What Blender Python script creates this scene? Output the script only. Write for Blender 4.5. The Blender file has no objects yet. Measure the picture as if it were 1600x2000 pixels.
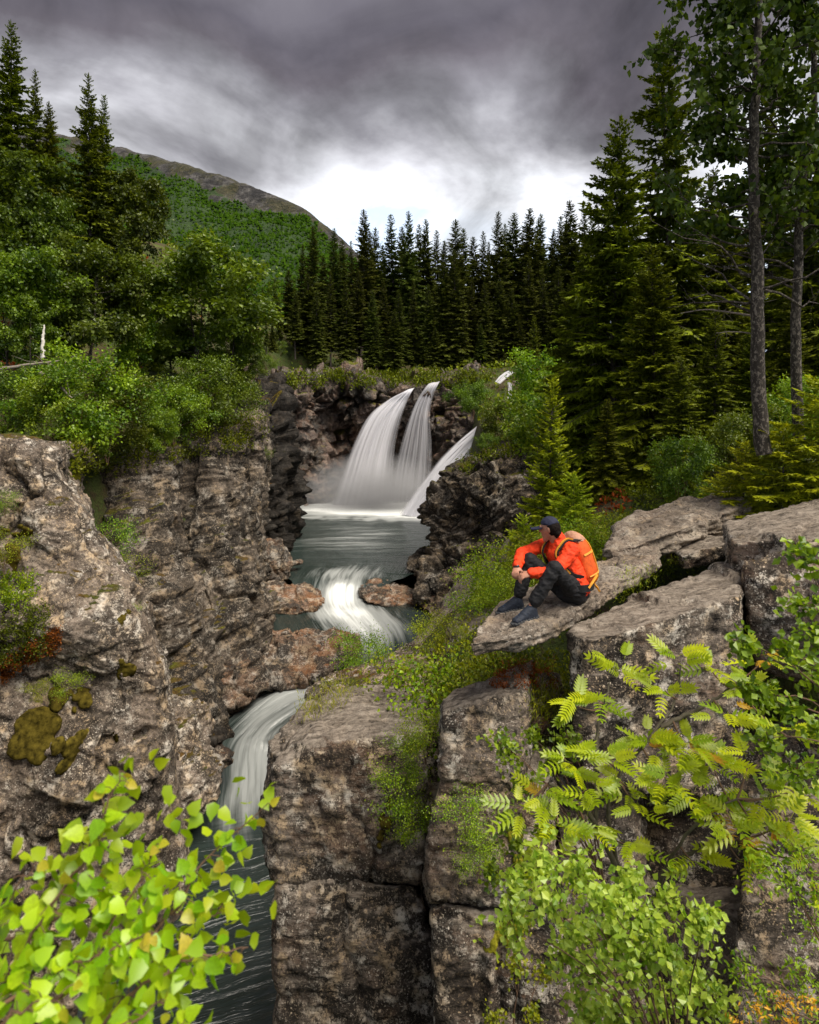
import bpy, bmesh, math, random
import numpy as np
from mathutils import Vector

# ------------------------------------------------------------------ camera, sky, sun, exposure
S = bpy.context.scene
F, HY = 1250.0, 800.0            # focal length and horizon row of the photograph, in its own pixels (1600 wide)
cd = bpy.data.cameras.new('camera'); cam = bpy.data.objects.new('camera', cd); S.collection.objects.link(cam)
cd.sensor_fit = 'HORIZONTAL'; cd.sensor_width = 36; cd.lens = 36*F/1600
cd.shift_y = -(1000-HY)/1600
cd.clip_start = 0.05; cd.clip_end = 9000
cam.rotation_euler = (math.radians(90), 0, 0)
cd.dof.use_dof = True; cd.dof.focus_distance = 9; cd.dof.aperture_fstop = 5.6
S.camera = cam
S.view_settings.view_transform = 'Standard'; S.view_settings.look = 'None'
S.view_settings.gamma = 1; S.view_settings.exposure = 2.05
S.cycles.use_denoising = True
S.cycles.max_bounces = 6; S.cycles.diffuse_bounces = 3; S.cycles.glossy_bounces = 3
S.cycles.transmission_bounces = 4; S.cycles.transparent_max_bounces = 12
S.cycles.sample_clamp_indirect = 6

SUNV = Vector((0.40, -0.30, 0.86)).normalized()
sl = bpy.data.lights.new('sun', 'SUN'); sl.energy = 1.5; sl.angle = math.radians(40); sl.color = (1, .92, .80)
so = bpy.data.objects.new('sun', sl); S.collection.objects.link(so)
so.rotation_euler = SUNV.to_track_quat('Z', 'Y').to_euler()

class NT:
    """tiny node-graph helper"""
    def __init__(s, tree):
        s.t = tree; tree.nodes.clear()
    def n(s, typ, **kw):
        nd = s.t.nodes.new(typ)
        for k, v in kw.items():
            if k.startswith('_'): setattr(nd, k[1:], v)
            else: s.put(nd, k, v)
        return nd
    def put(s, nd, k, v):
        k = int(k[1:]) if (k[0] == 'i' and k[1:].isdigit()) else k.replace('__', ' ')
        sock = nd.inputs[k]
        if hasattr(v, 'node'): s.t.links.new(v, sock)
        else: sock.default_value = v
    def m(s, op, a, b=None, c=None, clamp=False):
        nd = s.t.nodes.new('ShaderNodeMath'); nd.operation = op; nd.use_clamp = clamp
        for i, v in enumerate((a, b, c)):
            if v is None: continue
            if hasattr(v, 'node'): s.t.links.new(v, nd.inputs[i])
            else: nd.inputs[i].default_value = v
        return nd.outputs[0]
    def mix(s, f, a, b, mode='MIX'):
        nd = s.t.nodes.new('ShaderNodeMix'); nd.data_type = 'RGBA'; nd.blend_type = mode
        for i, v in ((0, f), (6, a), (7, b)):
            if hasattr(v, 'node'): s.t.links.new(v, nd.inputs[i])
            else: nd.inputs[i].default_value = v if i == 0 else (*v[:3], 1)
        return nd.outputs[2]
    def ramp(s, f, stops, interp='LINEAR'):
        nd = s.t.nodes.new('ShaderNodeValToRGB'); e = nd.color_ramp; e.interpolation = interp
        while len(e.elements) < len(stops): e.elements.new(0.5)
        for el, (p, c) in zip(e.elements, stops):
            el.position = p; el.color = (*c, 1) if not isinstance(c, (int, float)) else (c, c, c, 1)
        s.t.links.new(f, nd.inputs[0]); return nd.outputs[0]
    def noise(s, vec, scale, detail=4, rough=.55, dist=0., lac=2.):
        nd = s.n('ShaderNodeTexNoise', Vector=vec, Scale=scale, Detail=detail, Roughness=rough, Distortion=dist, Lacunarity=lac)
        return nd.outputs[0]
    def map(s, vec, scale=(1, 1, 1), rot=(0, 0, 0), loc=(0, 0, 0)):
        return s.n('ShaderNodeMapping', Vector=vec, Scale=scale, Rotation=rot, Location=loc).outputs[0]

# cloud deck: dark above, a bright band low over the horizon, in every direction alike
W = bpy.data.worlds.new('World'); S.world = W; W.use_nodes = True
w = NT(W.node_tree)
dirv = w.n('ShaderNodeTexCoord').outputs['Generated']
sx = w.n('ShaderNodeSeparateXYZ', Vector=dirv)
zz = w.m('MAXIMUM', sx.outputs[2], 0.0)
den = w.m('ADD', zz, 0.16)
cl = w.n('ShaderNodeCombineXYZ', X=w.m('DIVIDE', sx.outputs[0], den), Y=w.m('DIVIDE', sx.outputs[1], den)).outputs[0]
n1 = w.noise(w.map(cl, (1.25, .85, 1), (0, 0, .5), (3.2, 1.4, 0)), 1.15, 7, .55, .35)
n2 = w.noise(w.map(cl, (1, .7, 1), (0, 0, -.3), (7.7, 2.1, 0)), 2.2, 6, .55, .5)
bb = w.m('ADD', zz, w.m('MULTIPLY', w.m('SUBTRACT', n1, .5), .50))
deck = w.ramp(bb, [(0, (.44, .52, .64)), (.18, (.46, .50, .56)), (.28, (.37, .378, .40)), (.345, (.25, .25, .268)), (.405, (.125, .123, .137)),
                   (.475, (.062, .057, .067)), (.52, (.048, .045, .055)), (.66, (.082, .079, .090)), (.9, (.085, .082, .093))])
wisp = w.ramp(n2, [(.36, .58), (.47, .88), (.54, 1.08), (.66, 1.38)])
deck = w.mix(1.0, deck, wisp, 'MULTIPLY')
sky = w.n('ShaderNodeTexSky', _sky_type='NISHITA', _sun_disc=False, _sun_elevation=math.asin(SUNV.z), _sun_rotation=math.atan2(SUNV.x, SUNV.y))
skyc = w.mix(1.0, sky.outputs[0], (.07, .07, .07), 'MULTIPLY')
hole = w.m('MULTIPLY', w.ramp(bb, [(.10, 0), (.15, .55), (.22, .55), (.27, 0)]), w.ramp(n2, [(.5, 0), (.62, 1)]))
bg = w.n('ShaderNodeBackground', Color=w.mix(hole, deck, skyc), Strength=.66)
w.t.links.new(bg.outputs[0], w.n('ShaderNodeOutputWorld').inputs[0])

# ------------------------------------------------------------------ helpers
C = S.collection
R = np.random.default_rng(11)
random.seed(5)
def P(px, py, d):
    """the point that the photograph shows at (px, py), d metres ahead of the camera"""
    return np.array([(px-800)/F*d, d, (HY-py)/F*d])
def A(*p): return np.array(p, float)
def norm(v): return v/np.maximum(np.linalg.norm(v, axis=-1, keepdims=True), 1e-9)

def _hash(i, j, k, s):
    u = np.uint32
    h = i.astype(np.int64).astype(u)*u(374761393) ^ j.astype(np.int64).astype(u)*u(668265263) ^ k.astype(np.int64).astype(u)*u(2246822519) ^ u((s*3266489917+12345) & 0xffffffff)
    h = (h ^ (h >> u(13)))*u(1274126177); h ^= h >> u(16); h = h*u(2654435769); h ^= h >> u(15)
    return h.astype(np.float64)/4294967296.0
def vnoise(p, s=0):
    f = np.floor(p); t = p-f; t = t*t*t*(t*(t*6-15)+10); i, j, k = f[..., 0], f[..., 1], f[..., 2]
    x, y, z = t[..., 0], t[..., 1], t[..., 2]; o = 0
    for a in (0, 1):
        for b in (0, 1):
            for c in (0, 1):
                o = o + _hash(i+a, j+b, k+c, s)*(x if a else 1-x)*(y if b else 1-y)*(z if c else 1-z)
    return o*2-1
def fbm(p, o=4, s=0, g=.5):
    r, a, t = 0, 1., 0
    for q in range(o):
        r = r+a*vnoise(p*(2.03**q)+q*17.3, s+q); t += a; a *= g
    return r/t
def worley(p, s=0):
    """cell noise: nearest and second distance, cell value, and the height of a randomly tilted facet in each cell"""
    f = np.floor(p); f1 = np.full(p.shape[:-1], 9.); f2 = f1.copy(); cid = np.zeros_like(f1); tl = np.zeros_like(f1)
    for a in (-1, 0, 1):
        for b in (-1, 0, 1):
            for c in (-1, 0, 1):
                i, j, k = f[..., 0]+a, f[..., 1]+b, f[..., 2]+c
                q = p-np.stack([i+_hash(i, j, k, s+1), j+_hash(i, j, k, s+2), k+_hash(i, j, k, s+3)], -1)
                d = np.sqrt((q*q).sum(-1)); n = d < f1; h = _hash(i, j, k, s+4)
                f2 = np.where(n, f1, np.minimum(f2, d)); cid = np.where(n, h, cid); f1 = np.where(n, d, f1)
                az = h*6.2832*7; el = (h*53.7) % 1*2-1; r = np.sqrt(1-el*el)
                tl = np.where(n, q[..., 0]*r*np.cos(az)+q[..., 1]*r*np.sin(az)+q[..., 2]*el, tl)
    return f1, f2, cid, tl
def sstep(a, b, x):
    t = np.clip((x-a)/(b-a), 0, 1); return t*t*(3-2*t)

SN = norm(A(-.20, .04, .97))                 # normal of the schist layers
def rdisp(p, big=.10, bs=.8, st=.05, th=.2, cr=.08, crs=.9, fine=.012, fs=9, nrm=SN, warp=.8, seed=0, flute=0.):
    """how far weathered schist stands out at p: swells, bedding ledges, joints, grain"""
    d = big*fbm(p*bs, 4, seed)
    if flute: d = d+flute*(1-2.4*np.abs(fbm(p*A(.55, .55, .13)+A(0, 0, 1)*.2*p[..., :1], 3, seed+90)))
    if st:
        u = norm(np.cross(nrm, A(0, 1, 0))); v = np.cross(nrm, u); s = (p@nrm)/th+warp*.6*fbm(p*.35, 2, seed+30)
        b = np.stack([p@u*.22/th, p@v*.22/th, s], -1)
        l1 = fbm(b*.8, 3, seed+31, .55); l2 = fbm(b*A(.8, .8, 2.2)+9, 3, seed+35, .6)
        d = d+st*1.25*np.tanh(l1*3.2)*.6+st*.8*(np.abs(l2)**.7-.35)
    if cr:
        w3 = np.stack([fbm(p*.9, 3, seed+50), fbm(p*.9, 3, seed+51), fbm(p*.9, 3, seed+52)], -1)
        f1, f2, cid, tl = worley(p*A(1, 1, .6)*crs+.22*w3, seed+60); e = f2-f1
        amt = sstep(-.15, .35, fbm(p*crs*.5, 2, seed+63))
        d = d+cr*(cid-.5)*.7+cr*tl*1.5-cr*1.3*np.exp(-(e/.035)**2)*amt
        f1, f2, cid, tl = worley(p*A(1, 1, 1.5)*crs*2.9+.25*w3, seed+80)
        d = d+cr*.34*(cid-.5)+cr*.60*tl-cr*.25*np.exp(-((f2-f1)/.05)**2)*amt
    if fine:
        d = d+fine*(1-2.2*np.abs(fbm(p*fs, 4, seed+70, .62)))
    return d

def mk_mesh(name, V, Fs, attrs=None, smooth=True, mats=None, midx=None):
    """mesh from an (n,3) array and a list of (m,k) index arrays"""
    V = np.asarray(V, np.float32).reshape(-1, 3); Fs = [np.asarray(f, np.int32) for f in (Fs if isinstance(Fs, list) else [Fs]) if len(f)]
    me = bpy.data.meshes.new(name)
    me.vertices.add(len(V)); me.vertices.foreach_set('co', V.ravel())
    li = np.concatenate([f.ravel() for f in Fs]); cnt = np.concatenate([np.full(len(f), f.shape[1], np.int32) for f in Fs])
    me.loops.add(len(li)); me.loops.foreach_set('vertex_index', li)
    me.polygons.add(len(cnt)); me.polygons.foreach_set('loop_start', np.concatenate([[0], np.cumsum(cnt)[:-1]]).astype(np.int32))
    me.polygons.foreach_set('loop_total', cnt)
    me.polygons.foreach_set('use_smooth', np.full(len(cnt), smooth, bool))
    if midx is not None: me.polygons.foreach_set('material_index', np.asarray(midx, np.int32))
    for k, v in (attrs or {}).items():
        at = me.attributes.new(k, 'FLOAT', 'POINT'); at.data.foreach_set('value', np.asarray(v, np.float32))
    for mm in (mats or []): me.materials.append(mm)
    me.update(calc_edges=True); return me
def tag(o, label=None, cat=None, group=None, kind=None):
    for k, v in (('label', label), ('category', cat), ('group', group), ('kind', kind)):
        if v: o[k] = v
    return o
def obj(name, me, mat=None, parent=None, loc=None, **kw):
    o = bpy.data.objects.new(name, me); C.objects.link(o)
    if mat is not None and me is not None and not me.materials: me.materials.append(mat)
    if parent is not None: o.parent = parent
    if loc is not None: o.location = loc
    return tag(o, **kw)
def rebase(V):
    b = np.array([V[:, 0].mean(), V[:, 1].mean(), V[:, 2].min()]); return V-b, b
def wobj(name, V, Fs, mat, attrs=None, smooth=True, **kw):
    """a world-space mesh as one object with its origin at its base"""
    V = np.asarray(V).reshape(-1, 3); L, b = rebase(V)
    return obj(name, mk_mesh(name, L, Fs, attrs, smooth), mat, loc=b, **kw)
def empty(name, loc, rz=0, sc=1., **kw):
    o = obj(name, None, **kw); o.location = loc; o.rotation_euler = (0, 0, rz); o.scale = (sc,)*3 if np.isscalar(sc) else sc
    o.empty_display_size = .2; return o

def crspline(c, n, axis=0):
    """Catmull-Rom resampling of control points along an axis to n samples"""
    c = np.moveaxis(np.asarray(c, float), axis, 0); m = len(c)
    e = np.concatenate([2*c[:1]-c[1:2], c, 2*c[-1:]-c[-2:-1]])
    t = np.linspace(0, m-1, n); i = np.minimum(t.astype(int), m-2); f = (t-i).reshape((-1,)+(1,)*(c.ndim-1))
    p0, p1, p2, p3 = e[i], e[i+1], e[i+2], e[i+3]
    o = .5*(2*p1+(p2-p0)*f+(2*p0-5*p1+4*p2-p3)*f*f+(3*p1-p0-3*p2+p3)*f**3)
    return np.moveaxis(o, 0, axis)
def grid_faces(n, m, wrap=False):
    i, j = np.meshgrid(np.arange(n-1), np.arange(m if wrap else m-1), indexing='ij'); j2 = (j+1) % m
    return np.stack([i*m+j, i*m+j2, (i+1)*m+j2, (i+1)*m+j], -1).reshape(-1, 4)
def grid_normals(G):
    return norm(np.cross(np.gradient(G, axis=0), np.gradient(G, axis=1)))
def tube(pts, rad, sides=6):
    pts = np.asarray(pts, float); n = len(pts); rad = np.broadcast_to(rad, (n,))
    t = norm(np.gradient(pts, axis=0)); ref = np.where(np.abs(t[:, 2:3]) > .9, A(1, 0, 0), A(0, 0, 1))
    u = norm(np.cross(t, ref)); v = np.cross(t, u)
    a = np.arange(sides)/sides*2*math.pi
    V = pts[:, None]+rad[:, None, None]*(np.cos(a)[None, :, None]*u[:, None]+np.sin(a)[None, :, None]*v[:, None])
    return V.reshape(-1, 3), grid_faces(n, sides, True)
class Bag:
    """collects vertex and face arrays into one mesh"""
    def __init__(s): s.V, s.F, s.A, s.n = [], [], [], 0
    def add(s, V, Fa, a=0.):
        V = np.asarray(V).reshape(-1, 3); s.V.append(V); s.F.append(np.asarray(Fa)+s.n); s.A.append(np.broadcast_to(a, (len(V),))); s.n += len(V)
    def get(s):
        ks = {}
        for f in s.F: ks.setdefault(f.shape[1], []).append(f)
        return np.concatenate(s.V), [np.concatenate(v) for v in ks.values()], {'rnd': np.concatenate(s.A)}
    def mesh(s, name, smooth=True):
        V, Fa, at = s.get(); return mk_mesh(name, V, Fa, at, smooth)

def remeshed(V, Fs, voxel, smooth=4, fac=.5):
    me = mk_mesh('tmp', V, Fs, smooth=False); o = bpy.data.objects.new('tmp', me); C.objects.link(o)
    m = o.modifiers.new('r', 'REMESH'); m.mode = 'VOXEL'; m.voxel_size = voxel
    if smooth:
        m = o.modifiers.new('s', 'SMOOTH'); m.iterations = smooth; m.factor = fac
    dg = bpy.context.evaluated_depsgraph_get(); ev = o.evaluated_get(dg).to_mesh()
    n = len(ev.vertices); co = np.empty(n*3, np.float32); ev.vertices.foreach_get('co', co)
    no = np.empty(n*3, np.float32); ev.vertex_normals.foreach_get('vector', no)
    lt = np.empty(len(ev.polygons), np.int32); ev.polygons.foreach_get('loop_total', lt)
    vi = np.empty(len(ev.loops), np.int32); ev.loops.foreach_get('vertex_index', vi)
    o.evaluated_get(dg).to_mesh_clear(); bpy.data.objects.remove(o); bpy.data.meshes.remove(me)
    assert (lt == 4).all(); return co.reshape(-1, 3).astype(float), no.reshape(-1, 3).astype(float), vi.reshape(-1, 4)
def hulls(lists):
    bag = Bag()
    for pts in lists:
        bm = bmesh.new()
        for p in pts: bm.verts.new(p)
        r = bmesh.ops.convex_hull(bm, input=bm.verts)
        bmesh.ops.delete(bm, geom=list({g for g in r['geom_interior']+r['geom_unused'] if isinstance(g, bmesh.types.BMVert)}), context='VERTS')
        bmesh.ops.triangulate(bm, faces=bm.faces); bmesh.ops.recalc_face_normals(bm, faces=bm.faces); bm.verts.index_update()
        bag.add([v.co[:] for v in bm.verts], [[v.index for v in f.verts] for f in bm.faces]); bm.free()
    V, Fs, _ = bag.get(); return V, Fs
def hull_rock(name, lists, voxel, mat, smooth=4, disp=None, **kw):
    V, Fs = hulls(lists)
    co, no, q = remeshed(V, Fs, voxel, smooth)
    co = co+no*rdisp(co, **(disp or {}))[:, None]
    return wobj(name, co, q, mat, **kw)
def sheet_rock(name, cols, nu, nv, mat, disp=None, cap=3., **kw):
    """a rock face from columns of (px, py, d), closed over the top towards the bank"""
    G = np.array([[P(*q) for q in c] for c in cols])
    if cap:
        top = G[:, :1].copy(); top[..., 1] += cap; top[..., 0] += cap*.3*np.sign(top[..., 0]); top[..., 2] -= .35
        G = np.concatenate([top, G], 1)
    G = crspline(crspline(G, nu, 0), nv, 1)
    N = grid_normals(G); flip = (N*G).sum(-1).mean() > 0
    if flip: N = -N
    D = rdisp(G.reshape(-1, 3), **(disp or {})).reshape(nu, nv)
    G = G+N*D[..., None]
    Fa = grid_faces(nu, nv)
    return wobj(name, G, Fa[:, ::-1] if not flip else Fa, mat, **kw)
# ------------------------------------------------------------------ materials
def new_mat(name):
    m = bpy.data.materials.new(name); m.use_nodes = True; return m, NT(m.node_tree)
def finish(t, shader):
    t.t.links.new(shader, t.n('ShaderNodeOutputMaterial').inputs[0])
def rock_mat(name, dark, mid, light, lichen=(.62, .59, .54), lich=.5, moss=0., mossc=((.05, .06, .006), (.10, .055, .010)), rust=0., rough=.9, tex=1., wet=0., black=.4, grain=(.9, .9, 7.), cleav=0.):
    m, t = new_mat(name)
    geo = t.n('ShaderNodeNewGeometry'); pos = geo.outputs['Position']
    v = t.map(pos, (tex,)*3); g = tuple(tex*q for q in grain)
    lay = t.map(pos, g, (.04, .20, 0))
    a = t.noise(v, .7, 8, .68, .4); b = t.noise(lay, 1.5, 7, .68, .3); f = t.noise(v, 11, 6, .72)
    s = t.m('ADD', t.m('MULTIPLY', a, .42), t.m('ADD', t.m('MULTIPLY', b, .33), t.m('MULTIPLY', f, .30)))
    col = t.ramp(s, [(.42, dark), (.52, mid), (.63, light)])
    if rust:
        rr = t.ramp(t.noise(v, .75, 6, .66), [(.48, 0), (.60, rust)])
        col = t.mix(rr, col, (.27, .115, .040))
    # black crust in patches, broken by the grain
    k = t.m('ADD', t.noise(t.map(v, loc=(9, 3, 5)), .9, 9, .72, .4), t.m('MULTIPLY', t.m('SUBTRACT', b, .5), .35))
    k = t.ramp(k, [(.47, 0), (.54, black)])
    col = t.mix(k, col, (.016, .014, .012))
    # pale crustose lichen: ragged patches, rounded spots and a fine peppering
    wv = t.n('ShaderNodeVectorMath', _operation='ADD', i0=v, i1=t.mix(1, t.n('ShaderNodeTexNoise', Vector=v, Scale=6.0, Detail=4).outputs[1], (.16, .16, .16), 'MULTIPLY')).outputs[0]
    rag = t.ramp(t.noise(t.map(v, loc=(3, 9, 2)), 3.0, 9, .80, .2), [(.515, 0), (.565, .9)])
    vo = t.n('ShaderNodeTexVoronoi', Vector=wv, Scale=5.0)
    spot = t.m('MULTIPLY', t.ramp(vo.outputs[0], [(.15, 1), (.24, 0)]), t.ramp(t.noise(v, 1.2, 4, .6), [(.52, 0), (.60, 1)]))
    vo2 = t.n('ShaderNodeTexVoronoi', Vector=wv, Scale=17.0)
    dots = t.m('MULTIPLY', t.ramp(vo2.outputs[0], [(.16, 1), (.30, 0)]), t.ramp(t.noise(t.map(v, loc=(4, 8, 1)), 1.5, 5, .7), [(.44, 0), (.54, 1)]))
    pep = t.m('MULTIPLY', t.ramp(t.noise(v, 26, 4, .75), [(.56, 0), (.64, 1)]), t.ramp(t.noise(v, .9, 6, .65), [(.40, .1), (.56, 1)]))
    lc = t.mix(t.ramp(t.noise(v, 2.3, 4), [(.42, 0), (.6, 1)]), (lichen[0]*.80, lichen[1]*.66, lichen[2]*.50), (lichen[0]*1.05, lichen[1]*1.06, lichen[2]*1.08))
    lm = t.m('MULTIPLY', t.m('MAXIMUM', t.m('MAXIMUM', spot, rag), t.m('MAXIMUM', dots, pep)), lich*1.5, clamp=True)
    col = t.mix(lm, col, lc)
    dk = t.ramp(t.noise(t.map(v, loc=(1, 7, 9)), 19, 6, .75), [(.54, 0), (.62, .85)])
    col = t.mix(dk, col, (.016, .014, .012))
    bh = t.m('ADD', t.m('MULTIPLY', f, .6), t.m('ADD', t.m('MULTIPLY', b, .8), t.m('MULTIPLY', lm, .12)))
    nz = t.n('ShaderNodeSeparateXYZ', Vector=geo.outputs['Normal']).outputs[2]
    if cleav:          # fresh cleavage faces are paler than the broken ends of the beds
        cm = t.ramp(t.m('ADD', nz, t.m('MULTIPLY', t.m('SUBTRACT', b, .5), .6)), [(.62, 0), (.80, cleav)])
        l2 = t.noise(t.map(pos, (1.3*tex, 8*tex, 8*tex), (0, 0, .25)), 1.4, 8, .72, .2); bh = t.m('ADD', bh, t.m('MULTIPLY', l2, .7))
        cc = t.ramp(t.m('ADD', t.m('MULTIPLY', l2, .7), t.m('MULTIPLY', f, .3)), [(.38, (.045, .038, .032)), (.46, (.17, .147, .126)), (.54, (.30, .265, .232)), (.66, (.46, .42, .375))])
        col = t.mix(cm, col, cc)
    if moss:
        mm = t.m('ADD', t.m('MULTIPLY', nz, .45), t.noise(t.map(v, loc=(2, 2, 2)), .8, 8, .68))
        mm = t.ramp(mm, [(1.04-moss*.5, 0), (1.09-moss*.5, 1)])
        mc = t.mix(t.ramp(t.noise(v, 1.3, 5), [(.4, 0), (.6, 1)]), mossc[0], mossc[1])
        mc = t.mix(.9, mc, t.ramp(t.noise(v, 20, 5, .75), [(.35, .25), (.65, 1.9)]), 'MULTIPLY')
        col = t.mix(mm, col, mc); bh = t.m('ADD', bh, t.m('MULTIPLY', mm, .5))
    col = t.mix(1, col, (1.04, .99, .92), 'MULTIPLY')
    bp = t.n('ShaderNodeBump', Strength=1.0, Distance=.07/tex, Height=bh)
    rg = rough
    if wet: rg = t.ramp(t.noise(v, .7, 5), [(.42, rough), (.60, rough*(1-wet))])
    sh = t.n('ShaderNodeBsdfPrincipled', Base__Color=col, Roughness=rg, Normal=bp.outputs[0])
    sh.inputs['Specular IOR Level'].default_value = .3 if not wet else (.45 if wet > .3 else .12)
    finish(t, sh.outputs[0]); return m
def leaf_mat(name, a, b, tr=.35, hue=.04, gloss=.08):
    m, t = new_mat(name)
    rn = t.n('ShaderNodeAttribute', _attribute_name='rnd').outputs['Fac']
    oi = t.n('ShaderNodeObjectInfo').outputs['Random']
    col = t.mix(rn, a, b)
    col = t.mix(1, col, (.98, 1.0, .55), 'MULTIPLY')
    hs = t.n('ShaderNodeHueSaturation', Hue=t.m('ADD', .5-hue*.5, t.m('MULTIPLY', oi, hue)), Value=t.m('ADD', .8, t.m('MULTIPLY', oi, .4)), Color=col).outputs[0]
    d = t.n('ShaderNodeBsdfDiffuse', Color=hs); tl = t.n('ShaderNodeBsdfTranslucent', Color=t.mix(1, hs, (1.25, 1.2, .55), 'MULTIPLY'))
    mx = t.n('ShaderNodeMixShader', i0=tr, i1=d.outputs[0], i2=tl.outputs[0])
    g = t.n('ShaderNodeBsdfGlossy', Roughness=.42, Color=(1, 1, 1, 1))
    mx = t.n('ShaderNodeMixShader', i0=gloss, i1=mx.outputs[0], i2=g.outputs[0])
    finish(t, mx.outputs[0]); return m
def plain(name, col, rough=.7, var=.25, sc=8., bump=.2, spec=.4, stretch=(1, 1, 1), coord='Object'):
    m, t = new_mat(name); v = t.map(t.n('ShaderNodeTexCoord').outputs[coord], stretch)
    n = t.noise(v, sc, 5, .6)
    c = t.mix(1, col, t.ramp(n, [(.3, 1-var), (.7, 1+var)]), 'MULTIPLY')
    sh = t.n('ShaderNodeBsdfPrincipled', Base__Color=c, Roughness=rough, Normal=t.n('ShaderNodeBump', Strength=bump, Distance=.01, Height=n).outputs[0])
    sh.inputs['Specular IOR Level'].default_value = spec
    finish(t, sh.outputs[0]); return m
def bark_mat(name, dark, light, amt=.5, sc=14, stretch=(1, 1, .35)):
    m, t = new_mat(name); v = t.map(t.n('ShaderNodeTexCoord').outputs['Object'], stretch)
    n = t.noise(v, sc, 6, .7, .5)
    c = t.mix(t.ramp(n, [(.60-amt*.3, 0), (.68-amt*.3, 1)]), dark, light)
    sh = t.n('ShaderNodeBsdfPrincipled', Base__Color=c, Roughness=.9, Normal=t.n('ShaderNodeBump', Strength=.6, Distance=.02, Height=n).outputs[0])
    finish(t, sh.outputs[0]); return m

M = {}
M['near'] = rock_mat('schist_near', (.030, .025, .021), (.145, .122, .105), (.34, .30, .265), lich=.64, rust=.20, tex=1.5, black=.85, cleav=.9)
M['nearm'] = rock_mat('schist_near_mossy', (.030, .023, .018), (.14, .112, .094), (.33, .275, .235), lich=.60, moss=.16, rust=.22, tex=1.5, black=.7)
M['slab'] = rock_mat('schist_slab', (.085, .070, .058), (.25, .215, .185), (.44, .40, .35), lich=.30, rust=.10, tex=1.3, black=.35, grain=(1.0, 7, 7))
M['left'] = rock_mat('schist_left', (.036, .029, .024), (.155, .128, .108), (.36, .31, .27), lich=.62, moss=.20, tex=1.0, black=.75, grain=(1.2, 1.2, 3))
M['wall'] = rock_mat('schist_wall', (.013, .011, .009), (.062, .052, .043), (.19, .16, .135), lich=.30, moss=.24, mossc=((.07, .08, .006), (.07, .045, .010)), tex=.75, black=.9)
M['brown'] = rock_mat('river_rock', (.022, .014, .010), (.115, .072, .047), (.29, .195, .140), lich=.36, rust=.6, tex=.9, rough=.75, wet=.45, black=.9)
M['wetdark'] = rock_mat('wet_black_rock', (.005, .005, .005), (.014, .013, .013), (.045, .041, .040), lich=.05, moss=.16, tex=.6, rough=.6, wet=.25, black=.6)
M['fallrock'] = rock_mat('waterfall_rock', (.012, .009, .009), (.065, .043, .036), (.20, .145, .120), lich=.14, moss=.30, mossc=((.08, .10, .008), (.10, .09, .010)), rust=.2, tex=.40, rough=.6, wet=.4, black=.9)

m, t = new_mat('forest_floor'); M['ground'] = m
pos = t.n('ShaderNodeNewGeometry').outputs['Position']
a = t.noise(pos, .5, 7, .65); b = t.noise(pos, 3.0, 6, .65); c = t.noise(pos, 18, 4, .7)
col = t.ramp(a, [(.36, (.035, .055, .008)), (.50, (.055, .075, .010)), (.58, (.060, .040, .016)), (.66, (.075, .095, .012))])
col = t.mix(t.ramp(b, [(.52, 0), (.62, .7)]), col, (.055, .028, .012))
col = t.mix(1, col, t.ramp(c, [(.3, .45), (.7, 1.5)]), 'MULTIPLY')
sh = t.n('ShaderNodeBsdfPrincipled', Base__Color=col, Roughness=.95, Normal=t.n('ShaderNodeBump', Strength=.9, Distance=.15, Height=t.m('ADD', b, t.m('MULTIPLY', c, .4))).outputs[0])
finish(t, sh.outputs[0])

m, t = new_mat('mountain'); M['hill'] = m
pos = t.n('ShaderNodeNewGeometry').outputs['Position']
veg = t.n('ShaderNodeAttribute', _attribute_name='veg').outputs['Fac']
a = t.noise(pos, .012, 8, .65); b = t.noise(pos, .05, 7, .7); c = t.noise(pos, .2, 5, .7)
green = t.ramp(t.m('ADD', t.m('MULTIPLY', a, .5), t.m('MULTIPLY', c, .5)), [(.38, (.012, .030, .006)), (.5, (.024, .054, .009)), (.64, (.045, .085, .013))])
rock = t.ramp(b, [(.40, (.014, .013, .014)), (.5, (.045, .042, .041)), (.62, (.13, .122, .115))])
heath = t.ramp(c, [(.4, (.022, .026, .008)), (.62, (.065, .055, .018))])
up = t.mix(t.ramp(t.noise(t.map(pos, loc=(50, 0, 0)), .02, 6, .65), [(.46, 0), (.56, .85)]), rock, heath)
sel = t.ramp(t.m('ADD', veg, t.m('MULTIPLY', t.m('SUBTRACT', b, .5), .9)), [(.46, 0), (.54, 1)])
sh = t.n('ShaderNodeBsdfPrincipled', Base__Color=t.mix(sel, up, green), Roughness=.95, Normal=t.n('ShaderNodeBump', Strength=.8, Distance=6, Height=t.m('ADD', b, c)).outputs[0])
finish(t, sh.outputs[0])

# river: clear green-grey water; foam carried in vertex data, drawn out along the current
m, t = new_mat('river_water'); M['water'] = m
uv = t.n('ShaderNodeUVMap').outputs[0]
fo = t.n('ShaderNodeAttribute', _attribute_name='foam').outputs['Fac']
st1 = t.noise(t.map(uv, (.30, 1.7, 1)), 1.3, 4, .5, .7)
st2 = t.noise(t.map(uv, (.30, 5.5, 1)), 1.6, 3, .5, .4)
pl = t.n('ShaderNodeAttribute', _attribute_name='pool').outputs['Fac']
ps1 = t.noise(t.map(uv, (1.1, .16, 1)), 1.2, 5, .55, .5); ps2 = t.noise(t.map(uv, (5.0, .45, 1)), 1.3, 4, .55, .6)
mxf = lambda a_, b_: t.m('ADD', t.m('MULTIPLY', a_, t.m('SUBTRACT', 1, pl)), t.m('MULTIPLY', b_, pl))
st1, st2 = mxf(st1, ps1), mxf(st2, ps2)
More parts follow.
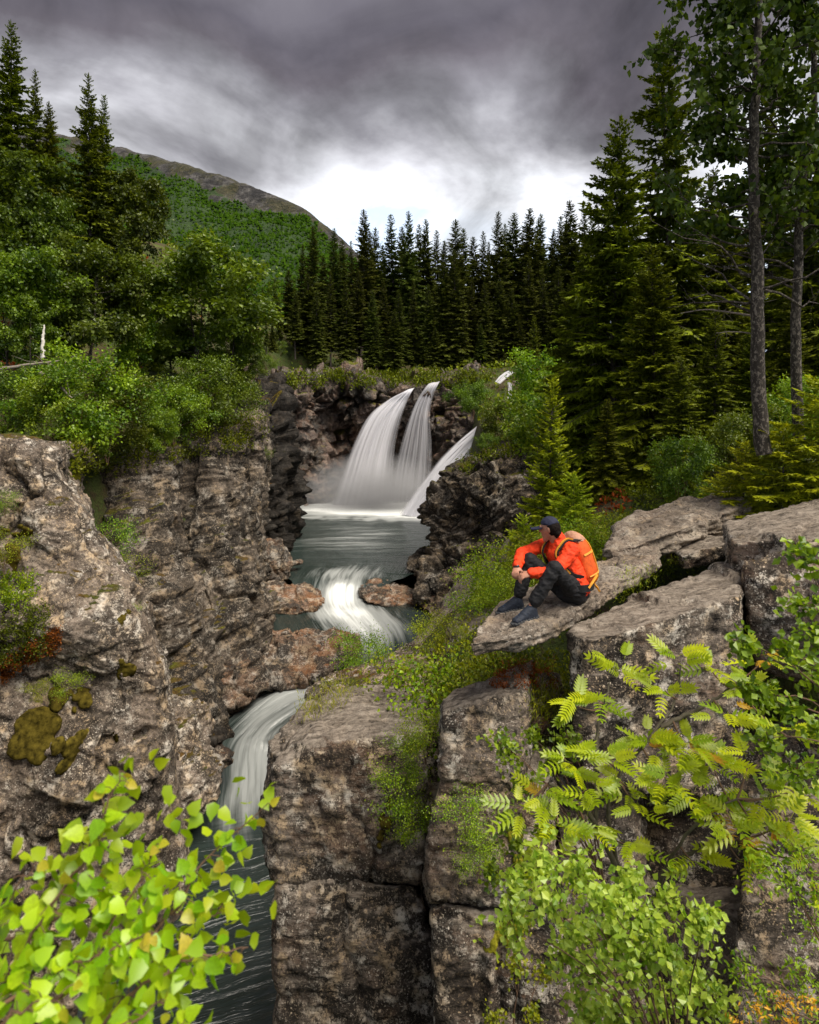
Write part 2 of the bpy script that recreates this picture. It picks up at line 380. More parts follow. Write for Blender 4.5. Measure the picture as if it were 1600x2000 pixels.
fm = t.m('ADD', fo, t.m('MULTIPLY', t.m('SUBTRACT', t.m('ADD', t.m('MULTIPLY', st1, .6), t.m('MULTIPLY', st2, .4)), .5), t.m('ADD', .70, t.m('MULTIPLY', fo, .7))))
fm = t.ramp(fm, [(.14, 0), (.50, .38), (1.0, 1)], 'EASE')
col = t.mix(st1, (.012, .020, .017), (.042, .058, .053))
wsh = t.n('ShaderNodeBsdfPrincipled', Base__Color=col, Roughness=.22, Normal=t.n('ShaderNodeBump', Strength=.8, Distance=.12, Height=t.m('ADD', st1, t.m('MULTIPLY', st2, .8))).outputs[0])
fsh = t.n('ShaderNodeBsdfPrincipled', Base__Color=(.80, .83, .82, 1), Roughness=.75)
mx = t.n('ShaderNodeMixShader', i0=fm, i1=wsh.outputs[0], i2=fsh.outputs[0]); finish(t, mx.outputs[0])

# falling water: white strands with gaps
m, t = new_mat('falling_water'); M['fall'] = m
uv = t.n('ShaderNodeUVMap').outputs[0]
th = t.n('ShaderNodeAttribute', _attribute_name='foam').outputs['Fac']
s1 = t.noise(t.map(uv, (5, .22, 1)), 1.5, 4, .55, .15); s2 = t.noise(t.map(uv, (22, .35, 1)), 1.5, 4, .6, .1)
al = t.m('ADD', th, t.m('MULTIPLY', t.m('SUBTRACT', t.m('ADD', t.m('MULTIPLY', s1, .65), t.m('MULTIPLY', s2, .35)), .5), 1.7))
al = t.ramp(al, [(.04, 0), (.95, 1)])
d = t.n('ShaderNodeBsdfDiffuse', Color=(.80, .80, .86, 1)); tl = t.n('ShaderNodeBsdfTranslucent', Color=(.80, .80, .86, 1))
b2 = t.n('ShaderNodeMixShader', i0=.35, i1=d.outputs[0], i2=tl.outputs[0])
mx = t.n('ShaderNodeMixShader', i0=al, i1=t.n('ShaderNodeBsdfTransparent').outputs[0], i2=b2.outputs[0]); finish(t, mx.outputs[0])

M['spruce'] = leaf_mat('spruce_needles', (.022, .036, .005), (.190, .220, .016), .12, .03, 0.010)
M['sprucefar'] = leaf_mat('spruce_needles_far', (.020, .032, .008), (.100, .115, .026), .10, .04, 0.007)
M['sprucelit'] = leaf_mat('spruce_needles_young', (.110, .160, .010), (.460, .500, .025), .25, .03, 0.014)
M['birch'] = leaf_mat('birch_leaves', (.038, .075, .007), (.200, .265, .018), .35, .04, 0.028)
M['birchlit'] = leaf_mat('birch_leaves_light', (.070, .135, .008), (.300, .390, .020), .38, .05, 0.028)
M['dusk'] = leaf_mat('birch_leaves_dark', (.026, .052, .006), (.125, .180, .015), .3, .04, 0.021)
M['fern'] = leaf_mat('bilberry_leaves', (.100, .180, .008), (.380, .440, .018), .38, .05, 0.021)
M['near_leaf'] = leaf_mat('near_leaf', (.24, .42, .012), (.50, .62, .02), .45, .03, 0.035)
M['rowan'] = leaf_mat('rowan_leaf', (0.246, 0.420, 0.022), (0.522, 0.623, 0.029), .42, .04, 0.021)
M['palebirch'] = leaf_mat('pale_birch_leaf', (.20, .32, .04), (.52, .60, .13), .42, .03, 0.035)
M['orange_leaf'] = leaf_mat('rowan_leaf_turning', (0.609, 0.290, 0.043), (0.797, 0.406, 0.043), .4, .03, 0.021)
M['grass'] = leaf_mat('grass_blades', (0.203, 0.290, 0.029), (0.493, 0.493, 0.072), .35, .03, 0.017)
M['cover'] = leaf_mat('ground_cover_leaves', (.050, .085, .006), (.230, .270, .014), .25, .03, 0.017)
M['heather'] = leaf_mat('red_heather', (0.131, 0.032, 0.017), (0.319, 0.072, 0.029), .2, .03, 0.010)
M['spbark'] = bark_mat('spruce_bark', (.035, .026, .020), (.12, .10, .085), .35)
M['bark'] = bark_mat('aspen_bark', (.028, .022, .017), (.17, .145, .12), .30, 26, (1, 1, .6))
M['birchbark'] = bark_mat('birch_bark', (.05, .04, .035), (.55, .52, .47), 1.0, 9, (1, 1, 2.5))
M['twig'] = plain('twig_bark', (.13, .075, .045), .8, .4, 30)
M['twigd'] = plain('rowan_bark', (.10, .085, .06), .85, .4, 30)
M['dead'] = plain('dead_wood', (.20, .17, .14), .9, .4, 20)
M['moss'] = plain('moss', (.085, .066, .010), 1.0, .9, 9, 1.0, .1)
M['mossy'] = plain('moss_yellow', (.17, .16, .012), 1.0, .6, 26, 1.0, .1)
# ------------------------------------------------------------------ river course: x, y, z, half width
RIV = np.array([(-3.9, 52, -7.40, 6.2), (-3.9, 46, -7.40, 5.6), (-3.6, 39, -7.40, 4.9), (-2.7, 32, -7.41, 3.0), (-2.9, 29, -7.44, 1.9), (-2.95, 27.6, -7.55, 1.1),
                (-2.9, 26.4, -7.98, 1.7), (-2.3, 24.6, -8.02, 3.3), (-1.7, 22.9, -8.1, 2.6), (-1.6, 21.6, -8.5, 1.3), (-2.5, 20.7, -8.95, 1.3), (-3.9, 20.1, -9.1, 1.5),
                (-5.0, 18.8, -9.6, 1.35), (-4.8, 17.2, -10.1, 1.5), (-4.3, 15.2, -10.4, 1.9), (-3.2, 12.5, -10.6, 1.9), (-2.6, 10, -10.7, 1.9), (-3.2, 6, -10.8, 1.9), (-5, 0, -10.9, 2), (-8, -8, -11, 2)])
RS = crspline(RIV, 700)
def river_near(x, y):
    """distance to the river edge (negative inside) and water level, for arrays"""
    q = np.stack([x, y], -1).reshape(-1, 1, 2); best = np.full(len(q), 1e9); lev = np.zeros(len(q))
    for k in range(0, len(RS), 35):
        seg = RS[k:k+35:3]; d = np.linalg.norm(q-seg[None, :, :2], axis=-1)-seg[None, :, 3]
        i = d.argmin(1); v = d[np.arange(len(q)), i]; b = v < best; best[b] = v[b]; lev[b] = seg[i[b], 2]
    return best.reshape(x.shape), lev.reshape(x.shape)
TC = np.array([P(*q) for q in [
    (-300, 800, 10), (0, 880, 15.5), (150, 895, 19), (300, 875, 22), (430, 855, 25), (505, 800, 31), (525, 735, 41), (0, 770, 20), (150, 745, 23), (300, 725, 26), (420, 745, 28), (0, 625, 27), (150, 605, 30),
    (300, 585, 33), (0, 500, 36), (200, 480, 38), (400, 560, 42), (480, 680, 40), (-600, 600, 25), (-800, 400, 45), (0, 420, 50), (300, 480, 60), (500, 640, 60),
    (560, 724, 53), (650, 718, 57), (760, 728, 58), (880, 728, 58), (1000, 718, 57), (600, 690, 70), (800, 695, 75), (1000, 690, 75), (1200, 690, 70), (800, 650, 110), (400, 600, 110), (1200, 650, 110),
    (1010, 880, 33), (940, 930, 33), (1055, 850, 28), (1085, 905, 21), (1060, 1010, 15), (1150, 1000, 13.5), (1250, 985, 12.5), (1400, 930, 12), (1600, 880, 12), (1500, 830, 18), (1800, 820, 12), (1700, 720, 30), (1300, 790, 30), (1150, 800, 40), (990, 815, 45), (940, 815, 46), (1060, 790, 48),
    (1450, 985, 9.5), (1600, 960, 8.6), (1330, 1035, 10), (1200, 1085, 9.2), (1090, 1140, 9), (990, 1190, 9.5), (920, 1225, 10), (850, 1270, 10.5), (780, 1310, 10.5), (720, 1345, 10),
    (1000, 1330, 6.6), (1080, 1350, 6.4), (1330, 1110, 7.6), (1220, 1650, 7.4), (1450, 1600, 7.4), (1650, 1500, 7.4), (1900, 1300, 7)]]
    + [A(0.6, 0, -1.75), A(3, 0, -1.8), A(2, -4, -1.7), A(3.4, 2.6, -4.6), A(1.6, 2.6, -4.8), A(3.4, 4.6, -5.4), A(1.6, 4.6, -5.6), A(5, 3.5, -4.6), A(0, -30, -1), A(40, -10, 0), A(60, 40, 4), A(-60, 20, 8), A(-60, -30, 0), A(40, -50, 0), A(-12, 4, -.6), A(-10, 9, -.7), A(-25, 0, -.5)])
def ht(x, y, detail=True, carve=True):
    x, y = np.broadcast_arrays(np.asarray(x, float), np.asarray(y, float)); sh = x.shape; xf, yf = x.ravel(), y.ravel()
    d2 = (xf[:, None]-TC[None, :, 0])**2+(yf[:, None]-TC[None, :, 1])**2
    wt = 1/(d2+.25*(1+.02*yf[:, None]**2/10))**1.7
    z = (wt*TC[None, :, 2]).sum(1)/wt.sum(1)
    far = sstep(80, 200, np.hypot(xf, yf)); z = z*(1-far)+(6+4*(yf > 0))*far
    e, lev = river_near(xf, yf)
    mx = np.interp(-yf, -RS[:, 1], RS[:, 0])
    e = e-np.where(xf > mx, 3.4*sstep(12, 14.5, yf)*sstep(31, 27, yf)-2.4*sstep(8.2, 9.4, yf)*sstep(13, 11.5, yf), 5.5*sstep(17, 13, yf))
    p3 = np.stack([xf, yf, 0*xf], -1)
    if detail:
        z = z+.35*fbm(p3*.35, 3, 3)*sstep(4, 12, np.hypot(xf, yf))+.10*fbm(p3*1.7, 3, 4)
    z = z-4.5*sstep(1.7, 2.3, xf)*sstep(6.9, 6.2, yf)*sstep(2.6, 3.6, yf)
    up = sstep(57.5, 59, yf)                          # the ground closes behind the lip of the falls
    if not carve: return z.reshape(sh)
    k = np.maximum(sstep(1.0, 3.6, e), up)
    return ((lev-1.2)*(1-k)+z*k).reshape(sh)
def spaced(lo, hi, core0, core1, step, g=1.13):
    c = list(np.arange(core0, core1, step)); s = step
    while c[-1] < hi: s *= g; c.append(c[-1]+s)
    s = step
    while c[0] > lo: s *= g; c.insert(0, c[0]-s)
    return np.array(c)
gx, gy = spaced(-3000, 3000, -24, 22, .38), spaced(-2500, 4000, 2, 62, .38)
GX, GY = np.meshgrid(gx, gy, indexing='ij')
GZ = np.concatenate([ht(GX[i:i+12], GY[i:i+12]) for i in range(0, len(gx), 12)])
obj('ground', mk_mesh('ground', np.stack([GX, GY, GZ], -1), grid_faces(len(gx), len(gy))), M['ground'], kind='structure', label='mossy forest ground on both banks of the gorge')

# ------------------------------------------------------------------ the mountain beyond
rid = [(-420, 225, 1500), (-150, 235, 1400), (0, 246, 1300), (120, 264, 1250), (210, 284, 1200), (300, 306, 1150), (390, 331, 1100), (450, 350, 1060), (520, 376, 1020), (590, 410, 980), (640, 447, 950), (690, 490, 920), (740, 540, 900), (850, 600, 880), (1000, 640, 860)]
G = []
for px, py, d in rid:
    top = P(px, py, d); k = (640-py)/380
    c = [top+A(0, 260, -60*k), top+A(0, 70, 2), top, top+A(5, -40, -34*k-4)]
    for f in (.2, .4, .6, .8, 1.0):
        c.append(P(px+60*f, py+(700-py)*(f**.95), d*(1-f)+330*f))
    G.append(c)
G = crspline(crspline(np.array(G), 230, 0), 170, 1)
vv = np.linspace(0, 8, 170)[None, :]*np.ones((230, 1)); q = G.reshape(-1, 3)
cliffy = np.exp(-((vv-3.1)/.9)**2)
dz = (14*fbm(q*.008, 5, 5)+5*fbm(q*.04, 4, 6)).reshape(230, 170)+cliffy*(-26*np.abs(fbm(q*A(.012, .012, .03), 4, 8))).reshape(230, 170)
G[..., 2] += dz*sstep(1.6, 3., vv)+7*fbm(q*.03, 4, 9).reshape(230, 170)
veg = sstep(2.5, 4.0, vv+1.6*fbm(q*A(.010, .006, .012), 4, 14).reshape(230, 170)+.25)
hill = wobj('mountain', G, grid_faces(230, 170), M['hill'], {'veg': veg.ravel()}, kind='structure', label='long mountain ridge, bare grey rock above green birch slopes')
# the birch wood on its flank reads as one mass
sel = R.integers(0, 230*170, 90000); ok = (veg.ravel()[sel] > .55) & (vv.ravel()[sel] < 7.4); sel = sel[ok][:34000]
bp = G.reshape(-1, 3)[sel]+R.normal(0, 3.2, (len(sel), 3))*A(1, 1, 0)
ico = np.array([(0, 0, 1.9), (.8, .1, .5), (-.1, .8, .4), (-.8, -.1, .5), (.1, -.8, .4)])
icf = np.array([(0, 1, 2), (0, 2, 3), (0, 3, 4), (0, 4, 1)])
sc = R.uniform(1.0, 3.2, len(sel))*(.5+.5*bp[:, 1]/900)
V = bp[:, None]-A(0, 0, .8)+ico[None]*sc[:, None, None]*R.uniform(.6, 1.35, (len(sel), 5, 1))
M['hillwood'] = leaf_mat('far_birch_wood', (.016, .042, .008), (.05, .10, .014), .15, .0, .0)
wobj('mountain_wood', V, (icf[None]+5*np.arange(len(sel))[:, None, None]).reshape(-1, 3), M['hillwood'], {'rnd': np.repeat(R.random(len(sel)), 5)}, kind='stuff', label='far birch wood covering the mountain flank')

# ------------------------------------------------------------------ gorge walls
K = dict(kind='structure')
sheet_rock('cliff_left_near', [
    [(-420, 800, 9), (-420, 950, 8.8), (-420, 1100, 8.6), (-420, 1250, 8.5), (-420, 1400, 8.5), (-420, 1600, 8.5), (-420, 1900, 8.5), (-420, 2300, 8.5)],
    [(-150, 842, 12.6), (-150, 960, 12), (-150, 1100, 11.6), (-150, 1250, 11.4), (-150, 1400, 11.2), (-150, 1550, 11), (-150, 1700, 11), (-150, 2000, 11)],
    [(0, 853, 13.6), (0, 960, 13.0), (0, 1095, 12.7), (0, 1215, 12.0), (0, 1330, 12.1), (0, 1500, 11.7), (0, 1700, 11.7), (0, 1990, 11.5)],
    [(70, 858, 14), (80, 950, 13.2), (95, 1085, 12.9), (110, 1225, 12.1), (110, 1330, 12.3), (120, 1520, 11.8), (130, 1700, 11.9), (150, 1990, 11.6)],
    [(112, 875, 14.3), (140, 965, 13.7), (190, 1090, 13.3), (225, 1230, 12.6), (235, 1340, 12.7), (240, 1520, 12.2), (250, 1700, 12.3), (260, 1990, 12.2)],
    [(128, 892, 14.8), (160, 985, 14.4), (232, 1105, 13.9), (285, 1225, 13.4), (318, 1335, 13.3), (322, 1470, 12.9), (330, 1680, 13.1), (335, 1990, 13)],
    [(140, 905, 15.8), (170, 1000, 15.5), (242, 1115, 15.1), (296, 1232, 14.8), (330, 1345, 14.5), (338, 1500, 14.2), (352, 1690, 14.2), (360, 1990, 13.8)],
    [(150, 920, 19.5), (176, 1010, 19), (246, 1120, 18.5), (300, 1240, 18), (333, 1350, 17.5), (342, 1500, 17), (352, 1690, 16.5), (362, 1990, 15.5)]],
    310, 310, M['left'], dict(big=.22, bs=.42, st=.06, th=.20, cr=.14, crs=.36, fine=.035, fs=4, seed=3, nrm=norm(A(.35, .1, .93))), cap=4, label='near left gorge cliff, lichen grey schist with moss', **K)
sheet_rock('cliff_left_wall', [
    [(120, 875, 20.5), (120, 960, 20), (140, 1060, 19.5), (180, 1160, 19), (200, 1280, 18.5), (210, 1420, 18), (215, 1650, 17.5)],
    [(200, 872, 20.2), (205, 960, 19.6), (230, 1060, 19), (250, 1160, 18.6), (260, 1280, 18.2), (280, 1420, 17.8), (290, 1650, 17)],
    [(280, 868, 20.8), (285, 950, 20.1), (300, 1060, 19.3), (310, 1160, 18.8), (320, 1270, 18.5), (340, 1410, 17.9), (350, 1640, 16.8)],
    [(345, 862, 21.6), (335, 950, 20.8), (335, 1050, 20.0), (340, 1150, 19.3), (350, 1260, 19), (370, 1400, 18.3), (380, 1620, 17)],
    [(385, 858, 23.6), (368, 960, 22.4), (362, 1060, 21.6), (364, 1140, 20.9), (376, 1240, 19.9), (395, 1370, 18.9), (400, 1560, 17.6)],
    [(430, 850, 24), (420, 940, 23), (408, 1050, 21.8), (412, 1140, 20.9), (425, 1230, 20.1), (440, 1350, 19.5), (445, 1470, 18.9)],
    [(470, 840, 25.6), (462, 930, 24.8), (460, 1040, 23.4), (462, 1130, 22.2), (468, 1220, 21.2), (480, 1320, 20.6), (490, 1420, 20.2)],
    [(498, 815, 27.6), (492, 920, 26.6), (494, 1040, 25.4), (492, 1130, 24.4), (496, 1210, 22.9), (505, 1290, 21.8), (520, 1400, 21)],
    [(512, 790, 31), (508, 920, 30), (512, 1040, 28.5), (508, 1120, 27), (512, 1180, 25.6), (520, 1240, 24.8), (530, 1330, 24)]],
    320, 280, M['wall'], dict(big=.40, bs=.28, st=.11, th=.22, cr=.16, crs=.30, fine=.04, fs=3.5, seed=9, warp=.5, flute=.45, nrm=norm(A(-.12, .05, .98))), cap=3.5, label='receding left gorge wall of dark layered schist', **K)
hull_rock('cliff_left_far', [[P(505, 775, 36), P(530, 768, 38), P(548, 792, 36.5), P(552, 850, 35.5), P(498, 860, 33.5), P(530, 880, 34.2), P(562, 950, 35), P(565, 1000, 34.6), P(560, 1085, 34), P(500, 1095, 31), P(535, 1090, 32.5), P(440, 760, 34), P(430, 1090, 31), P(545, 760, 45), P(440, 740, 45), P(565, 1060, 44), P(440, 1000, 45)],
    [P(545, 740, 44), P(500, 735, 44), P(520, 735, 52), P(556, 745, 50), P(558, 1010, 49), P(552, 1040, 43), P(500, 1040, 43)]],
    .15, M['wetdark'], 2, dict(big=.3, bs=.35, st=.10, th=.35, cr=.8, crs=.55, fine=.07, fs=2.5, seed=12), label='wet black cliff end beside the waterfall pool', **K)
sheet_rock('cliff_waterfall', [
    [(470, 740, 44), (480, 790, 43.5), (480, 850, 43.5), (480, 920, 43.5), (485, 985, 43.5), (480, 1060, 43)],
    [(540, 733, 51), (548, 775, 49.6), (552, 835, 49.8), (556, 905, 49.6), (560, 985, 49.3), (558, 1060, 49)],
    [(585, 726, 53), (590, 770, 50.6), (588, 835, 51), (596, 905, 50.9), (600, 985, 50.5), (600, 1060, 50)],
    [(622, 732, 54.5), (625, 775, 52.8), (620, 835, 52.6), (632, 905, 52), (636, 985, 51.6), (636, 1060, 51)],
    [(665, 735, 55), (668, 772, 53), (662, 835, 54), (660, 905, 54), (665, 985, 54), (665, 1060, 54)],
    [(715, 734, 55), (716, 768, 53), (702, 830, 53.4), (700, 905, 55), (700, 985, 55), (700, 1060, 55)],
    [(762, 742, 55.5), (765, 775, 53.4), (745, 830, 53.6), (745, 905, 55.5), (745, 985, 55.5), (745, 1060, 55.5)],
    [(805, 752, 55.5), (812, 780, 53.2), (808, 830, 53), (795, 905, 55.5), (795, 985, 55.5), (795, 1060, 55.5)],
    [(850, 742, 55.5), (862, 772, 53.4), (860, 830, 53), (852, 905, 53.5), (850, 985, 53.5), (850, 1060, 53.5)],
    [(905, 730, 55.5), (908, 760, 53), (904, 820, 52), (895, 885, 51.5), (890, 985, 51), (885, 1060, 51)],
    [(965, 733, 55.5), (965, 765, 53), (965, 820, 50), (960, 885, 49), (950, 985, 48), (940, 1060, 47)],
    [(1030, 725, 56), (1040, 760, 52), (1050, 820, 48), (1050, 885, 46), (1050, 985, 44), (1050, 1060, 43)]],
    320, 200, M['fallrock'], dict(big=.8, bs=.22, st=.25, th=.8, cr=.9, crs=.26, fine=.12, fs=1.6, seed=21), cap=5, label='brown cliff that the waterfall drops over', **K)
sheet_rock('cliff_right_middle', [
    [(925, 905, 36), (908, 935, 35), (888, 975, 34), (880, 1040, 33), (890, 1100, 32), (900, 1160, 31), (910, 1240, 30)],
    [(893, 918, 31), (868, 950, 30.4), (830, 1000, 29.6), (846, 1045, 29), (846, 1090, 28.2), (832, 1135, 27.2), (842, 1230, 26)],
    [(918, 900, 29), (896, 945, 28.6), (866, 1000, 28.2), (876, 1045, 27.8), (876, 1095, 27), (862, 1140, 26), (870, 1230, 25)],
    [(950, 886, 28.4), (935, 930, 27.6), (915, 985, 27.0), (912, 1045, 27.3), (915, 1095, 26.4), (905, 1140, 25.4), (910, 1230, 24)],
    [(985, 866, 28.2), (972, 915, 27.2), (955, 985, 26.6), (950, 1045, 26.8), (955, 1095, 25.8), (950, 1140, 24.6), (955, 1230, 23)],
    [(1020, 842, 28), (1010, 900, 26.8), (1000, 985, 26), (1000, 1045, 26), (1005, 1095, 25), (1005, 1140, 23.6), (1010, 1230, 22)],
    [(1060, 835, 27), (1060, 900, 26), (1060, 985, 25), (1060, 1045, 24.6), (1065, 1095, 24), (1070, 1140, 22), (1075, 1230, 20)]],
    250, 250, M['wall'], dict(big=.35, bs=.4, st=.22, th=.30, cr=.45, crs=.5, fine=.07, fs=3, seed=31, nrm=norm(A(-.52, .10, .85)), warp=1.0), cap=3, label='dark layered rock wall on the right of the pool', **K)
# rocks standing in and beside the stream
def boulder(pts, mat, label, voxel=.042, smooth=2, **dp):
    d = dict(big=.16, bs=.7, st=.06, th=.16, cr=.12, crs=.9, fine=.03, fs=5); d.update(dp)
    return hull_rock('boulder', [[P(*p) for p in pts]], voxel, M[mat], smooth, d, label=label, cat='rock')
boulder([(508, 1062, 28.4), (540, 1046, 29), (566, 1066, 29), (572, 1100, 28.6), (562, 1132, 28.2), (508, 1140, 27.8), (505, 1100, 27.6), (540, 1140, 27.8), (540, 1060, 31), (570, 1110, 31)], 'brown', 'rounded brown boulder at the foot of the left wall beside the pool', seed=41)
boulder([(492, 1162, 25.4), (530, 1140, 26.4), (590, 1138, 26.8), (628, 1152, 26.6), (634, 1172, 26), (610, 1194, 25.2), (520, 1210, 24.9), (490, 1215, 25), (600, 1160, 28), (500, 1160, 28)], 'brown', 'long low brown boulder left of the small cascade', seed=42)
boulder([(702, 1142, 27.4), (735, 1132, 28), (790, 1136, 28), (812, 1150, 27.4), (808, 1180, 26.4), (760, 1186, 26), (712, 1176, 26.2), (705, 1160, 26.6), (760, 1150, 29)], 'brown', 'wet rust brown boulder right of the small cascade', seed=43)
boulder([(818, 1120, 28), (850, 1080, 28.6), (880, 1085, 28), (890, 1140, 26), (880, 1200, 24.5), (845, 1205, 24.6), (815, 1180, 25.8), (812, 1150, 26.6), (890, 1205, 25), (880, 1120, 30)], 'brown', 'orange brown rock shelf under the right rock wall', seed=44)
boulder([(796, 1090, 30), (830, 1062, 31), (848, 1064, 31), (842, 1096, 30), (812, 1116, 29), (798, 1112, 29), (830, 1100, 32)], 'wall', 'dark leaning boulder at the right edge of the pool', seed=45)
boulder([(505, 1250, 22), (530, 1232, 22.8), (600, 1226, 23), (660, 1236, 22.8), (702, 1238, 22.4), (706, 1262, 22), (672, 1290, 21.2), (640, 1316, 20.9), (560, 1338, 20.5), (510, 1345, 20.3), (640, 1345, 21), (600, 1250, 24), (500, 1345, 22), (690, 1270, 23.5)], 'brown', 'large flat topped brown boulder between the two lower pools', voxel=.05, seed=46, big=.2)
boulder([(400, 1225, 20.8), (440, 1205, 21.6), (500, 1215, 22.2), (530, 1250, 21.8), (530, 1330, 20.6), (505, 1370, 19.9), (440, 1385, 19.4), (410, 1390, 19.2), (420, 1290, 19.9), (480, 1300, 20.2), (400, 1400, 20.5), (520, 1300, 23)], 'brown', 'bulging brown rock at the foot of the left wall above the rapids', voxel=.05, seed=47, big=.22)
boulder([(395, 1425, 17.6), (425, 1418, 18), (446, 1430, 17.8), (440, 1446, 17.2), (400, 1450, 17), (420, 1440, 18.6)], 'wetdark', 'small wet black stone in the rapids', seed=48, big=.05)
boulder([(392, 1450, 17), (430, 1446, 17.3), (456, 1468, 17.2), (450, 1486, 16.7), (405, 1492, 16.4), (425, 1480, 18), (400, 1500, 17)], 'brown', 'low brown stone in the rapids below the black one', seed=49, big=.06)
boulder([(325, 1480, 15), (370, 1462, 15.8), (425, 1480, 15.9), (432, 1520, 15.5), (425, 1560, 15.2), (370, 1600, 15), (345, 1640, 14.8), (330, 1560, 14.6), (390, 1530, 15), (420, 1540, 17), (330, 1600, 16.5)], 'left', 'overhanging grey ledge above the dark lower stream', voxel=.04, seed=50)
boulder([(330, 1350, 16.6), (372, 1352, 17), (412, 1392, 17.2), (400, 1450, 16.4), (390, 1500, 15.8), (330, 1500, 15.4), (325, 1420, 15.6), (365, 1430, 15.9), (400, 1480, 18)], 'left', 'angular grey block against the foot of the left cliff', voxel=.04, seed=51)
for k, (px, py, dd, s) in enumerate([(532, 1236, 22.4, .2), (545, 1244, 22.2, .16), (556, 1236, 22.5, .13), (540, 1252, 22, .12), (562, 1246, 22.2, .1), (576, 1234, 22.6, .11), (575, 1100, 29.5, .28), (584, 1098, 29.7, .2)]):
    c = P(px, py, dd); q = norm(R.normal(0, 1, (16, 3)))*s*A(1.2, 1, .7)
    hull_rock('pebble', [list(c+q)], .03, M['brown'], 3, dict(big=.03, bs=2, st=0, cr=0, fine=.01), cat='stone',
              label='small loose stone on the flat topped boulder' if k < 6 else 'small stone at the pool edge beside the rounded boulder', group='stones on the flat boulder' if k < 6 else 'stones at the pool edge')

# ------------------------------------------------------------------ near rocks on the right
SP = (-1.958, .146, -.025)
def on_slab(px, py, off=0.):
    """point on the top plane of the sitting slab"""
    a, b = (px-800)/F, (HY-py)/F
    d = (SP[0]+off-SP[1]*.96+.025*5.8)/(b-SP[1]*a-SP[2]); return A(a*d, d, b*d)
def slab(name, top, thick, mat, label, voxel=.02, smooth=3, disp=None, **kw):
    top = [np.array(t) for t in top]; bot = [t+A(.04, .03, -thick) for t in top]
    d = dict(big=.015, bs=1.4, st=.022, th=.022, cr=.035, crs=1.3, fine=.008, fs=10, warp=.4); d.update(disp or {})
    return hull_rock(name, [top+bot], voxel, M[mat], smooth, d, label=label, cat='rock', **kw)
slab('rock_slab', [on_slab(*q) for q in [(917, 1258), (940, 1215), (985, 1172), (1100, 1120), (1200, 1085), (1285, 1064), (1286, 1088), (1180, 1152), (1100, 1204), (1020, 1242)]], .13, 'slab', 'tilted thin schist slab that the hiker sits on', .015, 1, dict(seed=61, big=.008, cr=.02))
slab('rock_slab', [P(*q) for q in [(1178, 1072, 8.0), (1195, 1036, 8.5), (1245, 1000, 9.0), (1330, 975, 9.4), (1425, 954, 9.6), (1462, 984, 8.8), (1400, 1010, 8.4), (1290, 1046, 8.0), (1200, 1078, 7.8)]], .24, 'slab', 'big loose schist slab lying above and behind the hiker', .02, 3, dict(seed=62, st=.05, th=.07))
slab('rock_slab', [P(*q) for q in [(1300, 1062, 8.6), (1360, 1040, 9), (1420, 1040, 8.6), (1425, 1060, 8), (1330, 1085, 7.9)]], .2, 'near', 'small dark slab wedged beneath the big loose slab', .03, 3, dict(seed=63))
def block(pts, label, mat='near', voxel=.028, smooth=0, name='rock_block', **dp):
    d = dict(big=.022, bs=1.1, st=.018, th=.045, cr=.034, crs=1.1, fine=.020, fs=8); d.update(dp)
    return hull_rock(name, [[P(*p) for p in pts]], voxel, M[mat], smooth, d, label=label, cat='rock')
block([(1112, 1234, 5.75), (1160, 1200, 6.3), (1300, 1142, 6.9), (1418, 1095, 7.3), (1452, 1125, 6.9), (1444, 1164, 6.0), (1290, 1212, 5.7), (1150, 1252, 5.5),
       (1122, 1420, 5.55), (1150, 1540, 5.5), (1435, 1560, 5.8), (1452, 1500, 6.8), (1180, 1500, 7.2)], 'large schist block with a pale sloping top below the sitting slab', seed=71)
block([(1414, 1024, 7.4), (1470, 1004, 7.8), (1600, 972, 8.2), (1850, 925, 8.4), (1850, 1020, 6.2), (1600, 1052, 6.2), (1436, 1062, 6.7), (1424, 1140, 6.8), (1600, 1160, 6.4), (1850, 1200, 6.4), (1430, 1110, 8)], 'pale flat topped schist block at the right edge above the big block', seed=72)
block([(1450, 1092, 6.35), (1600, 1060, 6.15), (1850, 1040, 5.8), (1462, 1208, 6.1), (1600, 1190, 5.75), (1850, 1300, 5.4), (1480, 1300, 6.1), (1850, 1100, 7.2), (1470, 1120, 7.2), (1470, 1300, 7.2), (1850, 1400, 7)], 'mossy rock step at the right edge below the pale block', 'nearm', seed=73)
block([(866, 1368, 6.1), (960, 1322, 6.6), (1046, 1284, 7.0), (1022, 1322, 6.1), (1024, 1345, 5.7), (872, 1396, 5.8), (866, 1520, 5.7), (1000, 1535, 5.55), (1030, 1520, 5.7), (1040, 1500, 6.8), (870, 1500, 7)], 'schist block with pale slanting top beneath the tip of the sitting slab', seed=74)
block([(868, 1524, 5.72), (1075, 1530, 5.55), (1075, 1460, 5.9), (832, 1640, 5.7), (828, 1690, 5.75), (842, 1762, 5.6), (1070, 1775, 5.4), (1080, 1700, 5.4), (880, 1540, 7.2), (1080, 1540, 7), (840, 1760, 7.2), (1080, 1775, 7)], 'lichen speckled cliff block under the pale slanting one', seed=75)
block([(842, 1772, 5.66), (1080, 1785, 5.4), (848, 1870, 5.5), (862, 2000, 5.45), (880, 2300, 5.4), (1120, 2300, 5.2), (1110, 1900, 5.3), (850, 1780, 7), (1100, 1790, 7), (880, 2300, 7), (1120, 2300, 7)], 'lowest speckled cliff block at the bottom edge', seed=76)
